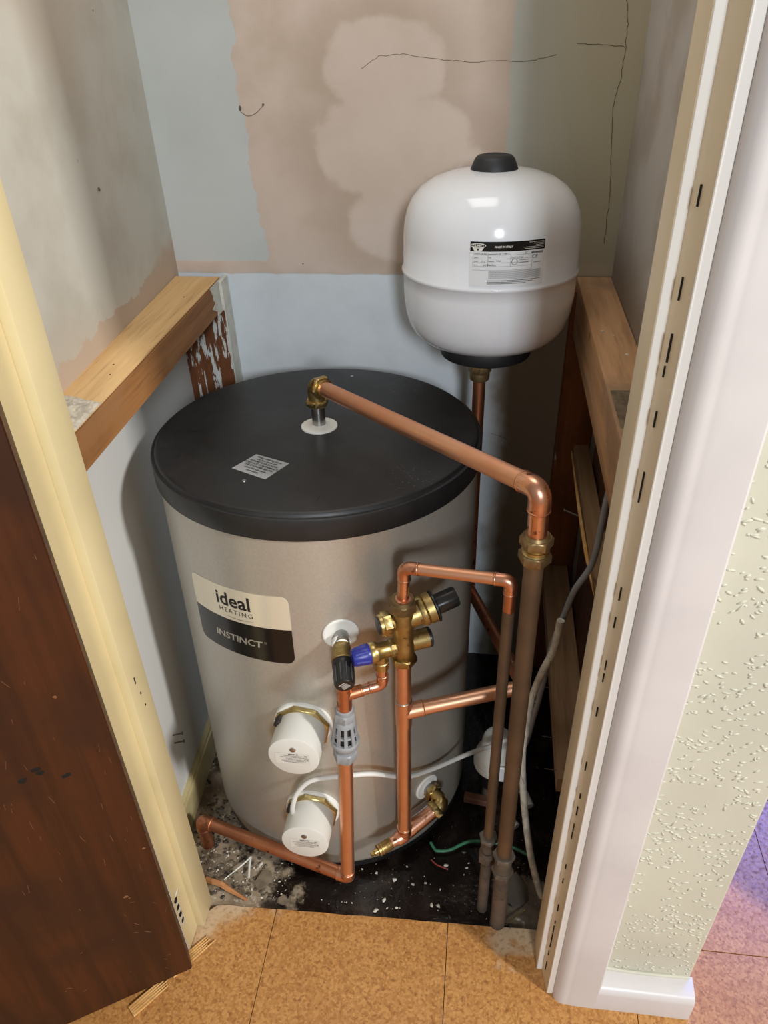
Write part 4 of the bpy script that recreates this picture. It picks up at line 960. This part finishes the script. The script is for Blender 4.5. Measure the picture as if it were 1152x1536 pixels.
# floor scraps on the left
b = nb(); tube(b, [(-.497, .757, .0), (-.462, .748, .006), (-.448, .742, .004), (-.403, .7235, .0035)], [.0062, .0060, .0055, .0022], 6); tag(obj('wood_stick', b, 'stick_wood'), 'orange wooden stick on the rubble beside the cream lining', 'stick')
b = nb(); tube(b, spline([(-.459, .756, .009), (-.430, .790, .010), (-.4185, .809, .008)], 4), [.0010] * 3 + [.0018] * 6, 8) ; tube(b, [(-.4185, .809, .008), (-.4165, .790, .006), (-.412, .768, .003)], .0024, 8); tag(obj('plastic_tie', b, 'white_plastic', None, 60), 'bent thin white plastic strip on the grey rubble', 'strip')
def chunk(p, s, lab, mt, nm, cat, rz=0, jit=.18, seed=1, group=None):
    b = nb(); ico(b, (0, 0, 0), s, 1, jit, seed=seed)
    o = obj(nm, b, mt, None, 25); o.location = p; o.rotation_euler = (0, 0, rz); tag(o, lab, cat, group); return o
chunk((-.383, .771, -.003), (.016, .026, .0045), 'flat grey slab fragment below the copper floor pipe', 'slab', 'slab_fragment', 'rubble', -.35, .12, 4)
chunk((-.402, .822, .001), (.009, .007, .006), 'small tan stone just below the copper floor pipe', 'slab', 'stone', 'rubble', .3, .18, 6)
chunk((-.397, .800, -.002), (.0035, .0085, .0025), 'long pale chip between the stone and grey slab', 'crumb', 'plaster_chip', 'chip', -.5, .15, 8)
chunk((-.335, .735, -.005), (.012, .012, .004), 'grey lump at the tile edge left of centre', 'slab', 'slab_fragment', 'rubble', .4, .2, 9)
chunk((.118, .805, -.006), (.026, .040, .004), 'grey cement smear beside the foot of the thick brown pipe', 'dust_grey', 'cement_patch', 'rubble', .2, .2, 12)
b = nb(); tube(b, [(.098, .7335, .0015), (.131, .762, .0005)], .0014, 8); lathe(b, [(.0036, 0), (.0036, .0015)], (.131, .762, .0005), (.75, .65, 0), 12); tag(obj('nail', b, 'brass_pale'), 'yellowish nail lying near the foot of the thick brown pipe', 'nail')
# white flakes at known spots of the black floor
FL = [(-.151, .735, .0075), (-.138, .757, .006), (-.122, .800, .007), (-.112, .745, .0045), (-.130, .742, .0035), (-.045, .757, .006), (-.032, .757, .0065), (-.060, .80, .004), (-.085, .795, .005), (-.03, .79, .003), (-.19, .815, .004), (-.10, .83, .0035), (.02, .84, .004), (.024, .85, .003), (-.16, .81, .005), (.015, .825, .0025)]
rnd = random.Random(21); base = []
for q in range(4):
    b = nb(); ico(b, (0, 0, 0), (1, .7, .35), 1, .35, seed=q + 40); o = obj('tmp', b, 'crumb'); base.append(o.data); bpy.data.objects.remove(o)
def crumb(X, Yy, s, lab, grp, i):
    o = bpy.data.objects.new('plaster_crumb', base[i % 4]); COL.objects.link(o); o.location = (X, Yy, -.0065 + s * .2); o.scale = (s, s, s); o.rotation_euler = (0, 0, rnd.uniform(0, 6.3)); tag(o, lab, 'crumb', grp)
for i, (X, Yy, s) in enumerate(FL): crumb(X, Yy, s * .8, 'white plaster crumb on the black floor in front of the cylinder', 'plaster crumbs on the black floor', i)
for i in range(20):
    X = rnd.uniform(-.30, .13); Yy = rnd.uniform(.738, .80) if rnd.random() < .7 else rnd.uniform(.78, .93)
    if X < -.07 and Yy > .79: Yy = .745
    crumb(X, Yy, rnd.uniform(.0009, .0022), 'white plaster crumb on the black floor in front of the cylinder', 'plaster crumbs on the black floor', i)
for i in range(60):
    X = rnd.uniform(-.54, -.33); Yy = rnd.uniform(.735, .86)
    if X > -.42 and Yy > .82: continue
    crumb(X, Yy, rnd.uniform(.0015, .004), 'pale plaster crumb on the grey rubble at left', 'plaster crumbs on the grey rubble', i)
b = nb(); rnd = random.Random(31)
for i in range(1100):
    X = rnd.uniform(-.56, .17) if rnd.random() < .28 else rnd.uniform(-.56, -.33); Yy = rnd.uniform(.732, .95)
    s = rnd.uniform(.0005, .0016); t6 = [Vector((rnd.uniform(-1, 1), rnd.uniform(-1, 1), rnd.uniform(-.3, .6))) * s + Vector((X, Yy, -.006)) for _ in range(4)]
    vs = [b.verts.new(p) for p in t6]
    for f_ in ((0, 1, 2), (0, 2, 3), (0, 3, 1), (1, 3, 2)): b.faces.new([vs[j] for j in f_])
tag(obj('grit', b, 'rubble'), 'fine plaster grit scattered over the bare floor', 'grit', kind='stuff')
b = nb()
for i in range(260):
    X = rnd.uniform(-.56, -.36); Yy = rnd.uniform(.73, .95); s = rnd.uniform(.002, .006)
    ico(b, (X, Yy, -.007), (s, s * .7, s * .5), 1, .35, seed=i)
tag(obj('rubble', b, 'grit_dark', None, 20), 'grey broken screed rubble between the lining and the cylinder', 'rubble', kind='stuff')
